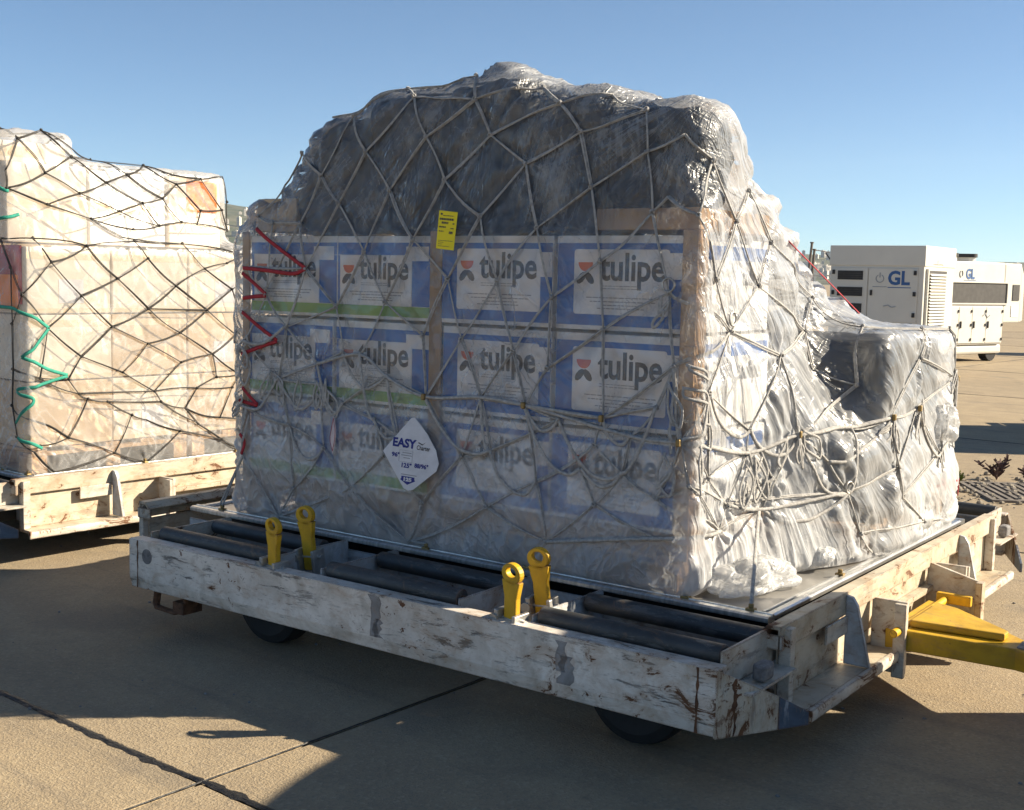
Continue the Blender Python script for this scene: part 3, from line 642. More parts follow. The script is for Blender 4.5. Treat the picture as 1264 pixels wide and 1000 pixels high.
# ------------------------------------------------------------------ printed cartons
CW, CD, CH = .575, .385, .372
def tulip(mb, x, z, s, y):
    pass
def carton_meshes(kind):
    """parts of one printed carton; origin at its front-left-bottom corner, front faces -y"""
    parts = []
    b = MB().box(0, CW, 0, CD, 0, CH); parts.append(('body', b, 'cwhite', .004))
    flap = MB().box(.0, CW, -.0012, .001, CH*.497, CH*.503)
    e = -.0015
    def sheet(x0, x1, z0, z1, y, r=0):
        mb = MB(); 
        if r:
            pts = []
            for cx_, cz_, a0 in ((x1-r, z1-r, 0), (x0+r, z1-r, 90), (x0+r, z0+r, 180), (x1-r, z0+r, 270)):
                for k in range(5): a = R(a0+22.5*k); pts.append((cx_+r*math.cos(a), y, cz_+r*math.sin(a)))
        else: pts = [(x0, y, z0), (x1, y, z0), (x1, y, z1), (x0, y, z1)]
        return mb.prism(pts, (0, .0012, 0))
    if kind == 'blue':
        parts.append(('blue_print', sheet(.004, CW-.004, .018, CH-.030, -.0014), 'cblue', 0))
        px0, px1, pz0, pz1 = .085, .515, .062, .318
        parts.append(('print_panel', sheet(px0, px1, pz0, pz1, -.0030, .012), 'panel', 0))
        parts.append(('sticker', sheet(CW-.075, CW-.004, .205, .305, -.0031), 'panel', 0))
    else:
        parts.append(('blue_print', sheet(.004, CW-.004, CH-.085, CH-.030, -.0014), 'cblue', 0))
        parts.append(('blue_band', sheet(CW-.115, CW-.004, .062, CH-.087, -.0014), 'cblue', 0))
        parts.append(('blue_band', sheet(.004, .020, .062, CH-.087, -.0014), 'cblue', 0))
        parts.append(('green_band', sheet(.004, CW-.004, .014, .060, -.0014), 'cgreen', 0))
        px0, px1, pz0, pz1 = .022, .458, .064, .284
        parts.append(('print_panel', sheet(px0, px1, pz0, pz1, -.0030, .004), 'panel', 0))
        parts.append(('sticker', sheet(CW-.15, CW-.02, .262, .325, -.0031), 'panel', 0))
    w = px1-px0; h = pz1-pz0
    t = MB(); text_mb(t, 'tulipe', px0+w*.28, pz0+h*.535, .150, w*.68, -.0046, .0035); parts.append(('lettering', t, 'ink', 0))
    cx_, cz_ = px0+w*.125, pz0+h*.80
    cup = MB().prism([(cx_-.034, -.0042, cz_)]+[(cx_+.034*math.cos(R(a)), -.0042, cz_+.036*math.sin(R(a))) for a in range(195, 360, 15)]+[(cx_+.034, -.0042, cz_)], (0, .001, 0))
    parts.append(('tulip_cup', cup, 'orange', 0))
    lf = MB()
    for s in (-1, 1):
        pts = []
        for k in range(10):
            a = 2*math.pi*k/10; u = .029*math.cos(a); v = .015*math.sin(a); q = R(50)*-s
            pts.append((cx_+s*.019+u*math.cos(q)-v*math.sin(q), -.0042, cz_-.062+u*math.sin(q)+v*math.cos(q)))
        lf.prism(pts, (0, .001, 0))
    parts.append(('tulip_leaves', lf, 'ink', 0))
    sp = MB(); rr = random.Random(4)
    for zz, x0, x1, hh in ((.44, .30, .62, .0035), (.40, .30, .62, .0035), (.26, .14, .88, .005), (.20, .18, .84, .005), (.145, .32, .70, .005), (.095, .26, .72, .005)):
        x = px0+w*x0
        while x < px0+w*x1:
            l = rr.uniform(.008, .03); sp.box(x, x+l, -.0040, -.0030, pz0+h*zz-hh*.4, pz0+h*zz+hh*.4); x += l+.004
    parts.append(('small_print', sp, 'inklight', 0))
    # side print (+x face)
    s_ = MB().box(CW-.0006, CW+.0014, .02, CD-.02, CH-.085, CH-.030); parts.append(('side_band', s_, 'cblue', 0))
    V, Fc = text_geo('tulipe', .10, .002); mb = MB(); mb.add([(CW+.0030, .12+v[0]*.8, .19+v[1]) for v in V], Fc); parts.append(('side_lettering', mb, 'ink', 0))
    return [(n, mbx.mesh(n), M[mm], bv) for n, mbx, mm, bv in parts]
CM = {'blue': carton_meshes('blue'), 'green': carton_meshes('green')}
rown = ['top', 'second', 'third']
coln = {0: 'leftmost', 1: 'second', 2: 'third', 3: 'rightmost'}
colx = [-2.812, -2.238, -1.598, -1.010]
for depth in (0, 1):
    for row in range(3):
        for c_ in range(4):
            kd = 'green' if c_ < 2 else 'blue'
            z = .60+.1-.004+(2-row)*.386
            jx, jy, jr = random.uniform(-.010, .010), random.uniform(0, .016), random.uniform(-.014, .014)
            if depth == 0:
                lab = '%s carton in the %s row of tulipe cartons, white print with %s' % (coln[c_], rown[row], 'a green band' if kd == 'green' else 'a blue frame')
            else: lab = 'tulipe carton stacked behind the %s carton of the %s row' % (coln[c_], rown[row])
            t = thing('printed_carton', lab, 'carton', (colx[c_]+jx, .075+jy+depth*.40, z), jr, 'tulipe cartons stacked on the near dolly')
            for n, me, mt, bv in CM[kd]:
                if depth == 1 and not n.startswith(('body', 'side')): continue
                link(n, me, mt, t, bv)
# brown corner boards and gap strip
for x0, x1, lab in ((-.437, -.372, 'brown cardboard edge board standing at the right corner of the carton stack'), (-1.668, -1.602, 'brown cardboard strip standing between the two carton stacks'), (-2.862, -2.815, 'brown cardboard edge board at the left corner of the carton stack')):
    m = MB().box(x0, x1, .070, .082, .60, 1.86)
    if x0 > -1: m.box(x1-.012, x1, .0825, .16, .60, 1.86)
    tag(m.build('edge_board', M['kraft'], None, .003), lab, 'edge board')
# tray boards between pallet and cartons
def wood_pallet(x0, x1, y0, y1, z0, label, rz=0, org=(0, 0, 0)):
    t = thing('wooden_pallet', label, 'pallet', org, rz, 'wooden pallets under cartons')
    w = x1-x0
    for k in range(5): 
        a = y0+(y1-y0-.1)*k/4; MB().box(x0, x1, a, a+.1, z0+.122, z0+.144).build('deck_board', M['wood'], t, .003)
    for yy in (y0, (y0+y1)/2-.05, y1-.1):
        MB().box(x0, x1, yy, yy+.1, z0, z0+.02).build('bottom_board', M['wood'], t, .003)
        for xx in (x0, (x0+x1)/2-.07, x1-.14): MB().box(xx, xx+.14, yy, yy+.1, z0+.0205, z0+.1).build('block', M['wood'], t, .003)
    for xx in (x0, (x0+x1)/2-.05, x1-.1): MB().box(xx, xx+.1, y0, y1, z0+.1005, z0+.1215).build('stringer_board', M['wood'], t, .003)
    return t
wood_pallet(-2.86, -1.665, .09, .86, .464, 'wooden pallet under the left half of the tulipe carton stack')
wood_pallet(-1.60, -.42, .09, .86, .464, 'wooden pallet under the right half of the tulipe carton stack')
for x0, x1, s in ((-2.86, -1.665, 'left'), (-1.60, -.42, 'right')):
    tag(MB().box(x0, x1, .085, .87, .612, .692).build('carton_tray', M['kraft'], None, .004), 'shallow brown cardboard tray under the %s carton stack' % s, 'tray')

# ------------------------------------------------------------------ dark bundles and loose goods
def lumpy(name, lo, hi, mat, label, cat, seed, amp=.03, n=14, e=5, group=None, slope=0):
    lo = Vector(lo); hi = Vector(hi); c = (lo+hi)/2; h = (hi-lo)/2; V = []; F = []; idx = {}
    def pt(u):
        L = (abs(u[0])**e+abs(u[1])**e+abs(u[2])**e)**(1/e); d = Vector(u)/L
        k = 1+amp*noise.fractal(Vector((d.x*2+seed, d.y*2, d.z*2)), 1, 2, 3)/max(.2, min(h))*.5
        return Vector((c.x+d.x*h.x*k, c.y+d.y*h.y*k, c.z+d.z*h.z*k))
    for ax in range(3):
        for sg in (-1, 1):
            for i in range(n+1):
                for j in range(n+1):
                    u = [0, 0, 0]; u[ax] = sg; u[(ax+1) % 3] = -1+2*i/n; u[(ax+2) % 3] = -1+2*j/n
                    key = tuple(round(x, 4) for x in u)
                    if key not in idx: idx[key] = len(V); V.append(pt(u))
            def K(i, j):
                u = [0, 0, 0]; u[ax] = sg; u[(ax+1) % 3] = -1+2*i/n; u[(ax+2) % 3] = -1+2*j/n; return idx[tuple(round(x, 4) for x in u)]
            for i in range(n):
                for j in range(n):
                    q = (K(i, j), K(i+1, j), K(i+1, j+1), K(i, j+1)); F.append(q if sg > 0 else q[::-1])
    if slope: V = [Vector((v.x+slope*max(0, (hi.x-v.x)/(hi.x-lo.x))*(v.z-lo.z)/(hi.z-lo.z), v.y, v.z)) for v in V]
    o = MB().add(V, F).build(name, mat, None, smooth=True)
    return tag(o, label, cat, group)
GB = 'black plastic wrapped bundles on the cartons'
BUND = [  # lo, hi, label
 ((-2.68, .10, 1.86), (-2.08, .50, 2.37), 'leftmost black wrapped bundle on top of the cartons'),
 ((-2.10, .09, 1.86), (-1.64, .58, 2.46), 'black wrapped bundle second from left on top of the cartons'),
 ((-1.66, .11, 1.86), (-1.20, .52, 2.49), 'tallest black wrapped bundle at the crest of the load'),
 ((-1.22, .10, 1.86), (-.80, .66, 2.41), 'black wrapped bundle right of the crest of the load'),
 ((-.82, .09, 1.95), (-.40, .42, 2.33), 'rightmost black wrapped bundle on top of the cartons'),
 ((-2.30, .62, 1.86), (-1.20, .95, 2.20), 'long black bundle behind the row of black bundles on the cartons')]
for k, (lo, hi, lab) in enumerate(BUND): lumpy('wrapped_bundle', lo, hi, M['black'], lab, 'bundle', k*3.7, .05, 18, 5, GB, .36 if k == 0 else 0)
tag(MB().box(-.84, -.385, .10, .72, 1.862, 1.945).build('flat_carton', M['kraft'], None, .004), 'flat brown carton under the rightmost black bundle', 'carton')
tag(MB().box(-2.80, -2.53, .11, .80, 1.862, 2.02).build('flat_carton', M['tan'], None, .006), 'low brown carton left of the black bundles', 'carton')
lumpy('wrapped_bundle', (-.84, 1.30, .56), (-.10, 2.20, 1.42), M['black'], 'big square black box wrapped in film at the right rear', 'bundle', 9.1, .004, 14, 30)
lumpy('wrapped_bundle', (-.80, .95, .60), (-.42, 1.28, 1.05), M['black'], 'low dark bundle between cartons and square black box', 'bundle', 4.4, .05)
tag(MB().box(-2.8, -1.0, 1.0, 2.2, .60, .88).build('flat_carton', M['tan'], None, .01), 'wide brown carton low at the back of the load', 'carton')
wood_pallet(-1.15, -.08, 1.16, 2.30, .464, 'dark stained wooden pallet under the square black box')
tag(MB().box(-.86, -.42, .90, 1.12, .47, .60).build('flat_carton', M['kraft'], None, .004), 'small brown carton low beside the carton stack', 'carton')

# ------------------------------------------------------------------ film shells: a taut skin relaxed over the goods
def sdf_grad(P, blocks, off):
    best = np.full(len(P), 1e9); G = np.zeros_like(P)
    for lo, hi, r in blocks:
        lo = np.array(lo); hi = np.array(hi); c = (lo+hi)/2; h = (hi-lo)/2-r
        q = P-c; a = np.abs(q)-h; m = np.maximum(a, 0); L = np.linalg.norm(m, axis=1); ins = np.minimum(a.max(1), 0)
        d = L+ins-r-off
        g_ = np.where(L[:, None] > 1e-9, m/np.maximum(L, 1e-9)[:, None], (a == a.max(1)[:, None]).astype(float))*np.sign(q)
        k = d < best; best[k] = d[k]; G[k] = g_[k]
    return best, G
def grid_normals(P):
    du = np.zeros_like(P); dv = np.zeros_like(P)
    du[1:-1] = P[2:]-P[:-2]; du[0] = P[1]-P[0]; du[-1] = P[-1]-P[-2]
    dv[:, 1:-1] = P[:, 2:]-P[:, :-2]; dv[:, 0] = P[:, 1]-P[:, 0]; dv[:, -1] = P[:, -1]-P[:, -2]
    n = np.cross(du, dv); return n/np.maximum(np.linalg.norm(n, axis=2, keepdims=True), 1e-9)
def upsample(P):
    n = P.shape[0]; Q = np.zeros((2*n-1, 2*n-1, 3)); Q[::2, ::2] = P; Q[1::2, ::2] = (P[1:]+P[:-1])/2; Q[:, 1::2] = (Q[:, 2::2]+Q[:, :-2:2])/2; return Q
def shell(blocks, zd, off=.018, levels=4, n0=45, it=(260, 70, 24, 8)):
    lo = np.min([b[0] for b in blocks], 0)-.05; hi = np.max([b[1] for b in blocks], 0)+.05
    s = np.linspace(-1, 1, n0); A, B = np.meshgrid(s, s, indexing='ij'); r = np.maximum(np.abs(A), np.abs(B)); k = .42
    rr = np.maximum(r, 1e-6); tx = np.where(r < k, A/k, A/rr); ty = np.where(r < k, B/k, B/rr)
    P = np.stack([(lo[0]+hi[0])/2+tx*(hi[0]-lo[0])/2, (lo[1]+hi[1])/2+ty*(hi[1]-lo[1])/2, np.where(r < k, hi[2], zd+(hi[2]-zd)*(1-(r-k)/(1-k)))], 2)
    for lev in range(levels):
        if lev: P = upsample(P)
        nn = P.shape[0]; press = [.010, .003, .0][min(lev, 2)]
        for i in range(it[lev]):
            L = P.copy()
            L[1:-1, 1:-1] = (P[2:, 1:-1]+P[:-2, 1:-1]+P[1:-1, 2:]+P[1:-1, :-2])/4
            for e in ('a', 'b', 'c', 'd'):
                row = {'a': P[0], 'b': P[-1], 'c': P[:, 0], 'd': P[:, -1]}[e]; nr_ = row.copy(); nr_[1:-1] = (row[2:]+row[:-2])/2
                if e == 'a': L[0] = nr_
                elif e == 'b': L[-1] = nr_
                elif e == 'c': L[:, 0] = nr_
                else: L[:, -1] = nr_
            for a_, b_ in ((0, 0), (0, -1), (-1, 0), (-1, -1)):
                L[a_, b_] = P[a_, b_]*.7+.3*(L[a_, 1 if b_ == 0 else -2]+L[1 if a_ == 0 else -2, b_])/2
            P = P*.35+L*.65
            if press and i < it[lev]*.75:
                P = P-grid_normals(P)*press
            edge = np.zeros((nn, nn), bool); edge[0] = edge[-1] = True; edge[:, 0] = edge[:, -1] = True
            f_ = P.reshape(-1, 3).copy(); f_[edge.reshape(-1), 2] = zd+.25
            d, G = sdf_grad(f_, blocks, off); pen = d < 0
            f2 = P.reshape(-1, 3); f2[pen] -= G[pen]*d[pen][:, None]; P = f2.reshape(nn, nn, 3)
            P[edge, 2] = zd; P[..., 2] = np.maximum(P[..., 2], zd)
    return P
def bvh_of(P):
    n = P.shape[0]; V = [Vector(p) for p in P.reshape(-1, 3)]
    F = [(i*n+j, (i+1)*n+j, (i+1)*n+j+1, i*n+j+1) for i in range(n-1) for j in range(n-1)]
    return BVHTree.FromPolygons(V, F), F
MBLK = [((-2.87, .06, .46), (-.365, .90, 1.86), .012), ((-2.83, .09, 1.8), (-2.5, .50, 1.985), .03)]
for lo, hi, _ in BUND[1:]: MBLK.append((lo, hi, .09))
for zz, xx in ((1.99, -2.66), (2.08, -2.61), (2.16, -2.545), (2.24, -2.48), (2.31, -2.42), (2.365, -2.33)): MBLK.append(((xx, .10, 1.8), (-2.08, .50, zz), .05))
MBLK += [((-.86, .08, 1.8), (-.38, .74, 1.99), .02), ((-.86, 1.28, .46), (-.08, 2.30, 1.435), .03), ((-2.85, .9, .46), (-.9, 2.3, .92), .05), ((-.9, .9, .46), (-.36, 1.3, .95), .06), ((-.5, 1.25, .46), (-.03, 2.33, .85), .10),
         ((-2.36, .30, 2.2), (-2.27, .38, 2.46), .03)]
# the sheet hangs like a tent from the cartons down to the square box
for yy, zz in ((.50, 2.255), (.585, 2.16), (.70, 2.06), (.84, 1.955), (.97, 1.885), (1.1, 1.825), (1.27, 1.735), (1.45, 1.65), (1.7, 1.57), (2.0, 1.50)): MBLK.append(((-.80, .3, 1.2), (-.43+.0*yy, yy, zz), .05))
for xx, yy, zz in ((-.335, .62, 1.42), (-.27, .80, 1.26), (-.20, .98, 1.12), (-.13, 1.16, 1.02), (-.085, 1.30, .96)): MBLK.append(((-.8, yy-.24, .46), (xx, yy, zz), .05))
MBLK += [((-1.47, .20, 2.3), (-1.33, .36, 2.545), .05), ((-.42, .57, 2.0), (-.385, .62, 2.17), .015)]
ZD = .468
SH = shell(MBLK, ZD)
#--SHELLS-MAIN
LBLK = [((-1.6, .06, .46), (-.09, 2.30, 1.80), .02), ((-1.6, .06, 1.7), (-.30, 1.60, 2.29), .02), ((-1.5, .06, 1.7), (-.36, .52, 2.45), .04), ((-1.6, -.0, 1.7), (-.40, .16, 2.56), .05), ((-3.1, .06, .46), (-1.5, 1.5, 2.40), .06)]
LS = shell(LBLK, ZD)
